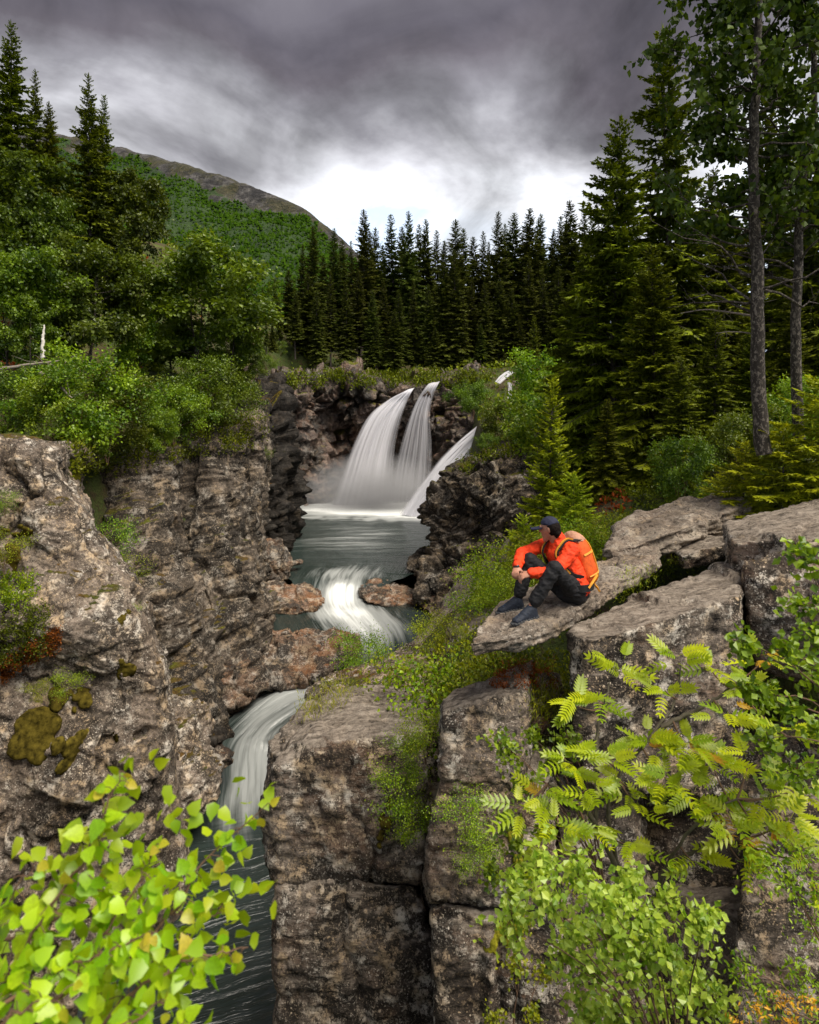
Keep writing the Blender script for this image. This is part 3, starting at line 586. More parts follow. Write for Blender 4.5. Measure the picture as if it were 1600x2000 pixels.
block([(520, 1446, 7.3), (575, 1402, 7.6), (650, 1358, 8.0), (740, 1337, 8.2), (815, 1340, 8.1), (832, 1372, 7.4), (824, 1440, 6.7), (690, 1450, 6.6), (535, 1500, 6.75), (512, 1600, 6.8), (530, 1680, 6.7),
       (820, 1620, 6.4), (818, 1720, 6.45), (545, 1720, 6.6), (560, 1700, 9), (820, 1700, 9), (560, 1460, 9), (800, 1380, 9.4)], 'big rounded lichen covered cliff head above the gorge stream', seed=77, big=.11, cr=.05, crs=.8)
block([(548, 1725, 6.62), (815, 1728, 6.45), (545, 1790, 6.5), (550, 2000, 6.45), (560, 2400, 6.4), (850, 2400, 6.2), (850, 2000, 6.25), (838, 1850, 6.35), (560, 1730, 8.6), (830, 1730, 8.6), (570, 2400, 8.6), (850, 2400, 8.6)], 'rusty stained cliff wall below the rounded cliff head', seed=78, big=.11, cr=.06, crs=.8)
block([(1085, 1400, 6.3), (1150, 1480, 6.0), (1240, 1530, 5.9), (1090, 2300, 5.5), (1260, 2300, 5.4), (1250, 1700, 5.7), (1090, 1700, 5.7), (1090, 1400, 7.6), (1260, 1530, 7.6), (1100, 2300, 7.4), (1260, 2300, 7.4)], 'dark cliff pillar behind the rowan', seed=79, voxel=.04)
block([(1470, 1640, 5.4), (1560, 1560, 5.4), (1800, 1500, 5.2), (1440, 1800, 5.1), (1420, 2300, 4.8), (1800, 2300, 4.6), (1800, 1600, 6.6), (1480, 1600, 6.6), (1440, 2300, 6.4), (1800, 2300, 6.4)], 'dark brown rock face at the lower right edge', seed=80, voxel=.04)
block([(600, 1352, 9.2), (640, 1318, 9.8), (690, 1306, 10.4), (800, 1262, 11), (850, 1262, 10.6), (838, 1330, 9.0), (760, 1345, 8.6), (680, 1372, 8.7), (600, 1420, 9), (640, 1480, 9.2), (830, 1420, 9), (650, 1360, 12), (850, 1330, 12)], 'grey rock shoulder with grass behind the cliff head', 'nearm', seed=81)
block([(800, 1400, 7.6), (900, 1380, 7.6), (800, 2300, 7), (900, 2300, 6.9), (800, 1400, 9), (900, 1380, 9), (800, 2300, 9), (900, 2300, 9)], 'dark rock at the back of the vertical crack', seed=85, voxel=.06)
block([(925, 1195, 10.6), (985, 1165, 11), (940, 1175, 11.2), (880, 1215, 10.4), (905, 1240, 9.6), (960, 1230, 9.4), (850, 1300, 9.8), (960, 1300, 9.2), (930, 1250, 12)], 'grey rock among the bright bushes left of the hiker', seed=82, voxel=.035)
block([(1032, 1330, 6.2), (1088, 1320, 6.5), (1100, 1380, 6.1), (1040, 1420, 5.9), (1100, 1450, 6.1), (1050, 1330, 7), (1100, 1400, 7)], 'small reddish rock in the gap between the two blocks', 'brown', seed=83)
block([(1230, 1500, 6.5), (1440, 1480, 6.6), (1650, 1380, 6.6), (1850, 1380, 6.4), (1230, 2300, 5.9), (1850, 2300, 5.6), (1850, 1400, 8), (1230, 1500, 8), (1850, 2300, 8), (1230, 2300, 8)], 'shadowed rock wall behind the foliage at the lower right', seed=84, voxel=.055)
# coarse footing of the right wall down to the water
hull_rock('cliff_right_base', [[A(-1.35, 6.7, -6.3), A(.5, 6.1, -6.0), A(3.4, 5.6, -4.6), A(-1.6, 9.6, -5.6), A(3.5, 10, -4.5), A(-1.3, 6.2, -12), A(3.5, 5, -12), A(-1.7, 10, -12), A(3.5, 10, -12)],
    [A(-.9, 9.2, -5), A(1.5, 9, -4), A(-.6, 13, -5.5), A(2.5, 14, -3), A(-1.6, 9.2, -12), A(-1.2, 16, -12), A(3, 9, -12), A(3, 16, -12), A(.4, 17, -6)],
    [A(.4, 16, -6), A(4, 16, -3.2), A(1.4, 23, -6.6), A(5, 24, -4), A(-.6, 16, -12), A(.2, 24, -12), A(5, 16, -12), A(5, 24, -12)]], .15, M['near'], 4, dict(big=.2, bs=.5, st=.12, th=.4, cr=.12, crs=.5, fine=.03, fs=4, seed=90), label='right gorge wall below the blocks', **K)

# ------------------------------------------------------------------ water
def set_uv(me, uv):
    vi = np.empty(len(me.loops), np.int32); me.loops.foreach_get('vertex_index', vi)
    l = me.uv_layers.new(name='UVMap'); l.data.foreach_set('uv', uv[vi].astype(np.float32).ravel())
nu, nv = 640, 56
rc = crspline(RIV[:, :], nu); tg = norm(np.gradient(rc[:, :2], axis=0)); pr = np.stack([-tg[:, 1], tg[:, 0]], -1)
acr = np.linspace(-1, 1, nv); hw = rc[:, 3]+1.0
wx = rc[:, None, 0]+pr[:, None, 0]*acr[None]*hw[:, None]; wy = rc[:, None, 1]+pr[:, None, 1]*acr[None]*hw[:, None]
along = np.concatenate([[0], np.cumsum(np.linalg.norm(np.diff(rc[:, :2], axis=0), axis=1))])
uvs = np.stack([along[:, None]*np.ones(nv), acr[None]*hw[:, None]], -1)
g3 = np.stack([uvs[..., 0]*.6, uvs[..., 1]*2.2, 0*wx], -1).reshape(-1, 3)
slope = np.clip(-np.gradient(rc[:, 2])/np.maximum(np.gradient(along), 1e-6), 0, .6)
slope = np.convolve(slope, np.ones(25)/25, 'same')
wz = rc[:, None, 2]+(.03+.45*slope[:, None])*fbm(g3, 4, 2).reshape(nu, nv)
bump = lambda x0, y0, rx, ry: np.exp(-((wx-x0)/rx)**2-((wy-y0)/ry)**2)
# foam: under the falls, down the small cascade, through the rapids
foam = .03+.10*sstep(34, 46, wy)+1.1*np.clip(bump(-2.6, 48.6, 5.2, 2.9)*1.2, 0, 1)+.75*bump(1.2, 44.6, 2.8, 1.9)+.8*bump(-1.0, 46.5, 5, 1.6)+.35*bump(-3, 43.6, 5, 1.2)*(.5+fbm(g3*.7, 3, 6).reshape(nu, nv))+.22*bump(-3, 36, 3.5, 5)
foam += 1.0*bump(-2.9, 27.0, .8, .9)+.80*bump(-2.5, 25.3, 1.3, 1.1)+.70*bump(-1.5, 23.5, 1.2, 1.4)+.35*bump(-2.9, 29, 1.6, 1.2)
foam += .46*bump(-3.1, 20.4, 1.9, .9)+.30*bump(-4.5, 18.9, 1.1, 1.2)+.30*bump(-4.4, 17.3, .7, 1.3)+.18*bump(-4.2, 15.8, .8, 1.3)-.10*sstep(16, 13.5, wy)
me = mk_mesh('river', np.stack([wx, wy, wz], -1), grid_faces(nu, nv)[:, ::-1], {'foam': foam.ravel(), 'pool': np.maximum(sstep(29, 33, wy), sstep(16.8, 14.6, wy)).ravel()}); set_uv(me, uvs.reshape(-1, 2))
obj('river', me, M['water'], kind='structure', label='dark green river flowing through the gorge with white rapids')

def fall(name, L, Rr, label, thick=.62, bulge=.5, nu=90, nv=70, prof=None, parent=None, **kw):
    L = crspline([P(*q) for q in L], nu); Rr = crspline([P(*q) for q in Rr], nu)
    f = np.linspace(0, 1, nv)[None, :, None]; G = L[:, None]*(1-f)+Rr[:, None]*f
    wd = np.linalg.norm(Rr-L, axis=1)
    G[..., 1] -= bulge*np.sin(f[..., 0]*math.pi)*(.3+wd[:, None]*.12)
    g = np.stack([f[..., 0]*np.ones((nu, 1))*14, np.linspace(0, 2.5, nu)[:, None]*np.ones(nv), 0*G[..., 0]], -1).reshape(-1, 3)
    G[..., 1] += .22*fbm(g, 3, 5).reshape(nu, nv)
    u = f[..., 0]*np.ones((nu, 1)); v = np.linspace(0, 1, nu)[:, None]*np.ones(nv)
    th = thick*sstep(0, 1, np.clip(np.minimum(u, 1-u)*(6.5+12*sstep(.35, 0, v)), 0, 1))
    if prof: th = prof(u, v, th)
    V, b = rebase(G.reshape(-1, 3)); me = mk_mesh(name, V, grid_faces(nu, nv), {'foam': th.ravel()})
    set_uv(me, np.stack([u+v*.03, v], -1).reshape(-1, 2))
    return obj(name, me, M['fall'], loc=b, label=label, cat='waterfall', **kw)
fall('waterfall', [(802, 758, 55.5), (790, 764, 52.4), (752, 783, 51.8), (716, 812, 51.2), (688, 863, 50.6), (664, 925, 50.2), (638, 994, 49.8)], [(816, 756, 55.5), (808, 760, 52.4), (797, 785, 52), (786, 820, 51.6), (776, 870, 51.3), (772, 925, 51), (772, 994, 50.6)],
     'broad white veil of the waterfall arching down to the left', .88, .8, prof=lambda u, v, th: th*(1-.50*sstep(.62, .98, u)*sstep(.25, .6, v))+.5*sstep(.35, 0, v)*np.clip(np.minimum(u, 1-u)*10, 0, 1))
fall('waterfall', [(844, 746, 56), (834, 752, 52.8), (814, 778, 52.2), (797, 815, 51.8), (778, 870, 51.5), (764, 930, 51.3), (755, 994, 51)], [(864, 744, 56), (858, 748, 52.8), (847, 776, 52.4), (842, 812, 52.1), (846, 870, 52), (845, 930, 51.9), (842, 994, 51.8)],
     'thinner strand of the waterfall in the middle over dark rock', .60, .5, prof=lambda u, v, th: th*(1-.35*v)+.5*sstep(.3, 0, v)*np.clip(np.minimum(u, 1-u)*10, 0, 1))
fall('waterfall', [(930, 832, 46.6), (893, 862, 46.2), (858, 894, 45.8), (828, 932, 45.4), (800, 968, 45), (776, 1004, 44.6)], [(975, 850, 46.8), (950, 880, 46.4), (928, 912, 46), (908, 950, 45.4), (893, 985, 45), (880, 1012, 44.6)],
     'dense white chute of the waterfall sliding down behind the right rock wall', 1.3, .6)
fall('waterfall', [(992, 724, 52), (983, 728, 51.5), (974, 735, 51), (966, 745, 50.6)], [(1006, 727, 52), (998, 733, 51.5), (988, 741, 51), (978, 750, 50.6)], 'small bright cascade at the top of the falls among the trees', .75, .1, 40, 24)
fall('waterfall', [(991, 746, 50.4), (992, 760, 50), (990, 780, 49.6), (984, 802, 49)], [(999, 748, 50.4), (1001, 760, 50), (1001, 780, 49.6), (998, 802, 49)], 'narrow white strand below the small cascade', .6, .1, 40, 24)

# spray drifting at the foot of the falls
m, t = new_mat('spray'); t_ = t
tc = t.n('ShaderNodeTexCoord').outputs['Object']; ln = t.n('ShaderNodeVectorMath', _operation='LENGTH', i0=tc).outputs['Value']
den = t.m('MULTIPLY', t.ramp(ln, [(0, 1), (.55, .35), (.98, 0)]), .85)
den = t.m('MULTIPLY', den, t.ramp(t.noise(tc, 2.2, 3), [(.3, .4), (.7, 1.5)]))
vol = t.n('ShaderNodeVolumePrincipled', Color=(.95, .96, 1, 1), Density=den)
t.t.links.new(vol.outputs[0], t.n('ShaderNodeOutputMaterial').inputs[1])
uu, vv_ = np.meshgrid(np.linspace(0, math.pi, 14), np.linspace(0, 2*math.pi, 24, endpoint=False), indexing='ij')
sp = np.stack([np.sin(uu)*np.cos(vv_), np.sin(uu)*np.sin(vv_), np.cos(uu)], -1)
mo = obj('mist', mk_mesh('mist', sp, grid_faces(14, 24, True)[:, ::-1]), m, loc=(-2.6, 48.2, -6.6), label='white spray drifting at the foot of the waterfall', kind='stuff'); mo.scale = (6.4, 3.6, 3.6)
# ------------------------------------------------------------------ plant builders
def frames(d, n):
    """unit forward, side and normal vectors for leaves pointing along d with face normal near n"""
    d = norm(d); s = norm(np.cross(d, n)); return d, s, np.cross(s, d)
def leafcloud(bag, pos, d, n, ln, wd, rnd, fold=.25, mid=.42):
    d, s, u = frames(d, n); ln = np.broadcast_to(ln, (len(pos),))[:, None]; wd = np.broadcast_to(wd, (len(pos),))[:, None]
    c = pos+d*ln*mid
    V = np.stack([pos, c+s*wd*.5+u*wd*fold, pos+d*ln, c-s*wd*.5+u*wd*fold], 1)
    k = 4*np.arange(len(pos))[:, None]
    bag.add(V, np.concatenate([k+A(0, 1, 2).astype(int), k+A(0, 2, 3).astype(int)]), np.repeat(rnd, 4))
def spruce(seed, h, r, nb, spacing=.14, sub=0, wid=.05, droop=.30, start=.06, gap=0., ragged=.5, trunk_r=None):
    rg = np.random.default_rng(seed); trunk_r = trunk_r or h*.011
    tz = np.linspace(0, 1, 14); tp = np.stack([.02*h*.3*np.sin(tz*5+seed), .02*h*.3*np.cos(tz*4+seed)-.006*h, tz*h], -1); tp[0, :2] = tp[0, :2]
    tb = Bag(); tb.add(*tube(tp, trunk_r*(1-tz*.97), 7))
    cb = Bag(); B, Dv, Ln, Rn = [], [], [], []
    for i in range(nb):
        t = (i+rg.random())/nb; u = start+(1-start)*t**1.05
        if gap and rg.random() < gap*(1-u): continue
        L = r*((1-u)**.68)*(1-ragged*.5+ragged*rg.random())*(.75+.25*min(1, u/.25))+.02*r+.10
        az = i*2.39996+rg.normal(0, .5); up = -.25+.95*u**1.3+rg.normal(0, .08)
        hd = A(math.cos(az), math.sin(az), 0); sd = A(-hd[1], hd[0], 0)
        base = np.array([np.interp(u, tz, tp[:, k]) for k in range(3)])
        ns = max(4, int(L/spacing)); s = (np.arange(ns)+rg.random(ns)*.7)/ns
        s = np.clip(.10+.92*s, 0, 1)
        dr = droop*(1-u*.7)
        zz = L*(up*s-dr*1.9*s**2+dr*1.15*s**3); pt = base+hd*(L*s)[:, None]*1.0+A(0, 0, 1)*zz[:, None]
        tn = norm(hd[None]+A(0, 0, 1)[None]*(up-dr*3.8*s+dr*3.45*s*s)[:, None])
        if L > .4:
            q = np.linspace(0, .95, 5); bz = L*(up*q-dr*1.9*q**2+dr*1.15*q**3)
            tb.add(*tube(base+hd*(L*q)[:, None]+A(0, 0, 1)*bz[:, None], trunk_r*.22*(1-.85*q)*(1-u*.6), 3))
        for sg in (-1, 1):
            tl = np.clip((.55*(1-s)+.22)*L*.62, .07, .62)*rg.uniform(.7, 1.25, ns)
            dv = norm(tn*.75+sg*sd[None]*.70+A(0, 0, -1)*(rg.uniform(.05, .55, ns)*(1-u*.6))[:, None]+rg.normal(0, .12, (ns, 3)))
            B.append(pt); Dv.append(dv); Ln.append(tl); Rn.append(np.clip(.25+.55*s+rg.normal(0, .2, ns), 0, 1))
        B.append(pt[-1:]-tn[-1:]*.05); Dv.append(tn[-1:]); Ln.append(A(.14)); Rn.append(A(.9))
    B, Dv, Ln, Rn = map(np.concatenate, (B, Dv, Ln, Rn))
    n0 = norm(A(0, 0, 1)+rg.normal(0, .35, B.shape))
    leafcloud(cb, B, Dv, n0, Ln*1.1, np.minimum(wid*2.2, Ln*.6), Rn, -.3)
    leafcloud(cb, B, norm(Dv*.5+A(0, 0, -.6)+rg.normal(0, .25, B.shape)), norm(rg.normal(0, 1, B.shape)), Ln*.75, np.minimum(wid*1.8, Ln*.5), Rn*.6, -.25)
    if sub:
        d, s_, u_ = frames(Dv, n0)
        for j in range(sub):
            f = (j+.6)/(sub+.3)
            for sg in (-1, 1):
                dd = norm(d*.72+sg*s_*.68+A(0, 0, -.18)+rg.normal(0, .12, B.shape)); ll = Ln*(.52-.30*f)*rg.uniform(.7, 1.2, len(Ln))
                leafcloud(cb, B+d*(Ln*f)[:, None], dd, n0, ll, np.minimum(wid, ll*.45), np.clip(Rn+rg.normal(0, .15, len(Rn)), 0, 1), -.25)
    tipn = 9; a = rg.random(tipn)*6.28
    leafcloud(cb, np.repeat(tp[-1:], tipn, 0)-np.stack([0*a, 0*a, rg.random(tipn)*.5], -1), norm(np.stack([np.cos(a)*.25, np.sin(a)*.25, 1+0*a], -1)), norm(rg.normal(0, 1, (tipn, 3))), .28, wid*.6, rg.random(tipn))
    return tb.mesh('trunk'), cb.mesh('crown', False), h
def decid(seed, h, r, nleaf, leaf=.07, trunk_r=.09, stems=1, low=.2, nprim=16, nsec=6, clump=.22, lean=0., shape=1., upw=.6):
    rg = np.random.default_rng(seed); tb, cb = Bag(), Bag(); tips = []
    for st in range(stems):
        az0 = rg.random()*6.28; sp = (0 if stems == 1 else .35*r)
        tz = np.linspace(0, 1, 9); hh = h*(.92 if stems == 1 else rg.uniform(.7, .95))
        wob = np.cumsum(rg.normal(0, .018*h, (9, 2)), 0)*.6
        tp = np.stack([wob[:, 0]+tz**1.2*sp*math.cos(az0)+lean*tz**1.5*h, wob[:, 1]+tz**1.2*sp*math.sin(az0), tz*hh], -1); tp -= tp[0]*A(1, 1, 0)
        tb.add(*tube(tp, trunk_r*(1-.9*tz)/math.sqrt(stems), 7))
        npm = max(4, nprim//stems)
        for i in range(npm):
            u = low+(1-low)*((i+rg.random())/npm)**.9; b = np.array([np.interp(u, tz, tp[:, k]) for k in range(3)])
            prof = (math.sin(math.pi*min(1, (u-low)/(1-low)*.78+.16))**.7)*shape
            L = r*prof*rg.uniform(.6, 1.12)+.15*r; az = i*2.4+rg.normal(0, .5)
            up = rg.uniform(.15, .75)*upw/.6; q = np.linspace(0, 1, 5)
            d = norm(A(math.cos(az), math.sin(az), up))
            pp = b+d*(L*q)[:, None]+rg.normal(0, .05*L, (5, 3))*q[:, None]+A(0, 0, .12*L)*(q**2)[:, None]*rg.uniform(-1, 1)
            tb.add(*tube(pp, trunk_r*.32*(1-u*.6)*(1-.85*q), 4)); tips.append((pp[2:], L))
            for k in range(nsec):
                f = rg.uniform(.25, 1); b2 = np.array([np.interp(f, q, pp[:, c]) for c in range(3)])
                d2 = norm(d*.6+norm(rg.normal(0, 1, 3))+A(0, 0, .25)); L2 = L*rg.uniform(.25, .5); q2 = np.linspace(0, 1, 4)
                p2 = b2+d2*(L2*q2)[:, None]+rg.normal(0, .04*L2, (4, 3))*q2[:, None]
                tb.add(*tube(p2, trunk_r*.12*(1-.8*q2), 3)); tips.append((p2[1:], L2))
    wts = np.array([t[1]**.8 for t in tips]); wts /= wts.sum(); cnt = rg.multinomial(nleaf, wts)
    PS, DS, RN = [], [], []
    for (pts, L), c in zip(tips, cnt):
        if c == 0: continue
        f = rg.uniform(0, len(pts)-1.001, c); i = f.astype(int); g = (f-i)[:, None]
        p = pts[i]*(1-g)+pts[np.minimum(i+1, len(pts)-1)]*g+rg.normal(0, clump*r*.28, (c, 3))*A(1, 1, .7)
        PS.append(p); RN.append(np.clip(rg.normal(rg.uniform(.05, .85), .18, c), 0, 1))
    PS = np.concatenate(PS); RN = np.concatenate(RN)
    PS[:, 2] = np.maximum(PS[:, 2], .04*h)
    c0 = A(0, 0, h*.55); out = norm(PS-c0)
    d = norm(rg.normal(0, 1, PS.shape)+out*.6+A(0, 0, -.35)); nn = norm(rg.normal(0, .7, PS.shape)+A(0, 0, .8)+out*.4)
    ll = leaf*rg.uniform(.7, 1.3, len(PS))
    leafcloud(cb, PS, d, nn, ll, ll*.75, RN, .15, .45)
    return tb.mesh('trunk'), cb.mesh('crown', False), h
def place(name, proto, px, top, d, mat, bark, label, cat='tree', group=None, wide=1., rz=None, zb=None, sink=.15, tilt=0.):
    """a plant d metres ahead at image column px, reaching up to row top"""
    x, y = (px-800)/F*d, d; z = float(ht(x, y, carve=(px > 800 and d < 24))) if zb is None else zb
    if zb is None and proto[2] < 4: z = max(z, (HY-top)/F*d-proto[2]*(1.35 if px > 800 else 1.8))
    H = max(.3, (HY-top)/F*d-z+sink); s = H/proto[2]
    e = empty(name, (x, y, z-sink), R.uniform(0, 6.28) if rz is None else rz, (s*wide, s*wide, s), label=label, cat=cat, group=group)
    e.rotation_euler = (R.normal(0, .012)+tilt*0, tilt, e.rotation_euler[2])
    for nm, me, mm in (('trunk', proto[0], bark), ('crown', proto[1], mat)):
        o = bpy.data.objects.new(nm, me); C.objects.link(o); o.parent = e
        if not me.materials: me.materials.append(mm)
        o.material_slots[0].link = 'OBJECT'; o.material_slots[0].material = mm
    return e

# ------------------------------------------------------------------ trees
FAR = [spruce(100+i, 16, r_, nb*2, .20, 0, .17, .34, st, .15, .9) for i, (r_, nb, st) in enumerate([(2.0, 190, .08), (1.7, 180, .14), (2.4, 200, .05), (1.5, 170, .22), (1.9, 170, .30)])]
MID = [spruce(120+i, 14, r_, int(nb*1.5), .14, 2, .085, .32, st, g_, .8) for i, (r_, nb, st, g_) in enumerate([(1.9, 230, .06, .15), (1.6, 210, .10, .3), (2.3, 240, .04, .1)])]
NEAR = [spruce(140+i, 12, r_, int(nb*1.15), .13, 3, .062, .30, .03, g_, .75) for i, (r_, nb, g_) in enumerate([(2.1, 300, .1), (1.75, 260, .25)])]
YOUNG = [spruce(150+i, 2.2, .95, 70, .06, 3, .022, .14, .04, 0, .6, .03) for i in range(2)]
BIRCH = [decid(160+i, 8, r_, n_, .19, .10, s_, .22, 22, 6, .30) for i, (r_, n_, s_) in enumerate([(2.3, 15000, 1), (2.8, 19000, 2), (1.9, 13000, 1)])]
BUSH = [decid(170+i, 3, r_, n_, .085, .04, 4, .12, 24, 5, .34) for i, (r_, n_) in enumerate([(1.6, 11000), (1.3, 9000)])]
SHRUB = [decid(180+i, 1.0, .62, 2600, .034, .012, 6, .10, 24, 4, .5) for i in range(3)]

# back rank behind the falls: the skyline tops of the photograph
sky_tops = [(512, 560, 62), (538, 545, 66), (565, 528, 64), (588, 480, 66), (610, 443, 65), (634, 500, 70), (655, 447, 68), (668, 470, 74), (686, 472, 72), (710, 412, 66), (722, 455, 74), (737, 446, 70), (748, 480, 78), (765, 420, 70), (783, 445, 76), (804, 414, 68), (818, 440, 74), (831, 430, 72), (850, 452, 76), (868, 470, 74), (886, 430, 67), (905, 447, 72), (925, 464, 75), (944, 453, 72), (957, 475, 78),
            (972, 416, 66), (986, 440, 74), (1004, 417, 68), (1020, 450, 76), (1036, 408, 67), (1050, 428, 72), (1058, 420, 70), (1076, 448, 75), (1094, 425, 70), (1108, 430, 74), (1123, 395, 67), (1137, 410, 70), (1155, 430, 75), (1170, 440, 70), (1190, 420, 70), (1215, 450, 74), (1240, 430, 70), (1270, 440, 74), (1300, 420, 72), (1330, 450, 70), (1365, 420, 72), (1400, 450, 70), (1440, 430, 74), (1480, 450, 70), (1520, 430, 72), (1570, 420, 70)]
for k, (px, top, d) in enumerate(sky_tops):
    place('spruce_tree', FAR[k % 5], px, top, d, M['sprucefar'], M['spbark'], 'dark pointed spruce in the dense row along the skyline behind the waterfall', 'spruce tree', 'spruces along the skyline behind the falls', R.uniform(.85, 1.35))
front = [(500, 610, 47), (478, 590, 50), (532, 640, 46), (460, 560, 54), (520, 600, 56), (546, 590, 58), (575, 570, 58), (600, 545, 60), (622, 575, 58), (648, 540, 60), (676, 560, 60), (700, 530, 61), (728, 560, 60), (755, 540, 61), (780, 560, 60), (806, 545, 61), (838, 550, 60), (862, 520, 60.5), (893, 500, 60), (920, 545, 61), (948, 540, 60), (975, 530, 61), (1000, 560, 60), (1032, 520, 60), (1060, 545, 60), (1092, 520, 58), (1120, 545, 58), (1150, 520, 58), (770, 620, 59), (735, 640, 59), (905, 610, 59.5), (940, 640, 59), (850, 630, 59), (1015, 620, 59)]
for k, (px, top, d) in enumerate(front):
    place('spruce_tree', FAR[(k*3+1) % 5], px, top+R.normal(0, 10), d, M['sprucefar'], M['spbark'], 'shaggy lower spruce standing in front of the skyline row above the falls', 'spruce tree', 'front spruces above the falls', R.uniform(.9, 1.4))
# left bank spruces
for k, (px, top, d, wd, lb) in enumerate([(28, 44, 34, .95, 'tallest spruce at the left edge with an airy pointed top'), (75, 142, 36, .8, 'slim spruce just right of the tallest left edge spruce'), (95, 202, 37, .8, 'shorter slim spruce right beside the slim left edge one'),
                                          (174, 148, 31, .85, 'dense tall spruce with a narrow spire in front of the mountain'), (203, 188, 33, .8, 'slightly shorter spruce close behind the narrow spire'), (140, 330, 33, .9, 'low dark spruce left of the narrow spire'), (-30, 160, 36, 1, 'spruce cut by the left edge behind the tallest one'), (230, 360, 36, .8, 'low dark spruce right of the narrow spire')]):
    place('spruce_tree', MID[k % 3], px, top, d, M['spruce'], M['spbark'], lb, 'spruce tree', 'spruces on the left bank', wd)
for k, (px, top, d, wd, pr, mt, lb) in enumerate([
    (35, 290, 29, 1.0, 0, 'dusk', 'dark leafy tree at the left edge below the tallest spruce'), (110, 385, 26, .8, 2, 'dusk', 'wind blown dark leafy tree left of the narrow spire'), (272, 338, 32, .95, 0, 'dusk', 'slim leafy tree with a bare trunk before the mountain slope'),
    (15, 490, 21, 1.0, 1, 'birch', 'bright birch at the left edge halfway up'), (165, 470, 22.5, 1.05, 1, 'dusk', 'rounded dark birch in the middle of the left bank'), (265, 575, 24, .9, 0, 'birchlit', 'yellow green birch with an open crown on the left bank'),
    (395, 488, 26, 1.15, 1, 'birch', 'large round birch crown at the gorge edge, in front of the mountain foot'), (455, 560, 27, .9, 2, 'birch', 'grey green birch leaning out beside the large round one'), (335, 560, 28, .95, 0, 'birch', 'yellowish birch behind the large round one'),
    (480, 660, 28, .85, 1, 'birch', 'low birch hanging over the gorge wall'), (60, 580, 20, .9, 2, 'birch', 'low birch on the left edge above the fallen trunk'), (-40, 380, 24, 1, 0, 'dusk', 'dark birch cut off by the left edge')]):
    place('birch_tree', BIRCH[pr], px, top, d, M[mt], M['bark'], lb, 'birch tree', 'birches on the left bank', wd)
for k, (px, top, d, wd, pr, mt, lb) in enumerate([
    (150, 690, 18, 1.0, 0, 'birchlit', 'bright bush on the left bank under the birches'), (210, 730, 19, 1.0, 1, 'birch', 'green bush behind the left cliff top'), (95, 740, 17, .9, 1, 'birchlit', 'light bush just above the near left cliff'), (340, 745, 21.5, 1.0, 0, 'birchlit', 'bright bush on the rim of the left wall'),
    (395, 700, 23, 1.0, 1, 'birch', 'dark bush on the rim beneath the large round birch'), (440, 720, 24, 1.0, 0, 'birch', 'bush overhanging the left wall near its far end'), (485, 745, 27, .9, 1, 'birch', 'bush at the far end of the left wall'), (280, 740, 21, .9, 0, 'birch', 'bush in the middle of the left wall rim'), (548, 668, 47, 1.0, 1, 'birch', 'bush behind the wet black cliff end'), (520, 690, 42, 1.0, 0, 'birch', 'bush on top of the wet black cliff'), (20, 720, 17.5, .9, 0, 'birch', 'bush at the left edge above the cliff top'),
    (175, 805, 18.2, .9, 1, 'birchlit', 'low bright bush spilling over the left wall rim'), (320, 800, 20.5, .8, 1, 'birchlit', 'low bush hanging on the upper left wall')]):
    place('bush', BUSH[pr], px, top, d, M[mt], M['twig'], lb, 'bush', 'bushes along the left rim', wd)
# right bank
for px, top, d, wd, pr, mt, lb in [
    (1300, 56, 17, .95, 1, 'spruce', 'tall spruce reaching highest beside the aspens'), (1205, 236, 15.5, 1.0, 0, 'spruce', 'second tall spruce, left of the highest one'), (1395, 330, 18.5, 1.0, 0, 'spruce', 'dark spruce behind the aspen trunk'),
    (1500, 170, 21, 1.0, 1, 'spruce', 'dark spruce filling the gap between the aspens'), (1590, 240, 15, 1.0, 0, 'spruce', 'dark spruce at the right edge behind the aspens'), (1140, 520, 16.5, 1.1, 0, 'spruce', 'broad spruce sloping down on the left of the tall pair'), (1270, 480, 14, 1.1, 0, 'spruce', 'low broad spruce in front of the tall pair'),
    (1400, 600, 13.5, 1.1, 1, 'spruce', 'low dark spruce left of the aspen trunk'), (1690, 200, 17, 1, 1, 'spruce', 'spruce cut by the right edge')]:
    place('spruce_tree', NEAR[pr], px, top, d, M[mt], M['spbark'], lb, 'spruce tree', 'spruces on the right bank', wd)
for px, top, d, wd, pr, mt, lb in [(1078, 742, 13.5, .95, 1, 'sprucelit', 'slim young spruce on the rim behind the hiker'), (1040, 620, 34, .8, 0, 'spruce', 'brownish small spruce above the right rock wall'), (1130, 690, 22, 1, 2, 'spruce', 'mid sized spruce behind the young one'), (1030, 690, 42, .8, 2, 'spruce', 'small spruce near the top of the falls'),
                                   (1185, 780, 12.5, 1.15, 2, 'spruce', 'low spruce right above the hiker'), (1330, 700, 11.8, 1.2, 2, 'spruce', 'low bushy spruce above the big loose slab'), (1545, 560, 13.5, 1.1, 0, 'spruce', 'spruce between the two aspen trunks'), (1465, 640, 14, 1.1, 2, 'spruce', 'dark spruce just behind the first aspen trunk')]:
    place('spruce_tree', MID[pr], px, top, d, M[mt], M['spbark'], lb, 'spruce tree', 'spruces on the right bank', wd)
for px, top, d, wd, lb in [(1530, 835, 8.6, 1.25, 'bright young spruce spreading over the pale block'), (1450, 870, 9.0, 1.1, 'low bright young spruce above the big loose slab'), (1610, 740, 8.6, 1.1, 'bright young spruce at the right edge'), (1120, 930, 11, 1.0, 'young spruce right behind the hiker'), (1020, 1010, 11.5, .9, 'young spruce left of the hiker above the bright bushes'), (1400, 930, 10, 1., 'small young spruce behind the big loose slab')]:
    place('young_spruce', YOUNG[int(px) % 2], px, top, d, M['sprucelit'], M['spbark'], lb, 'spruce', 'young spruces on the right bank', wd)
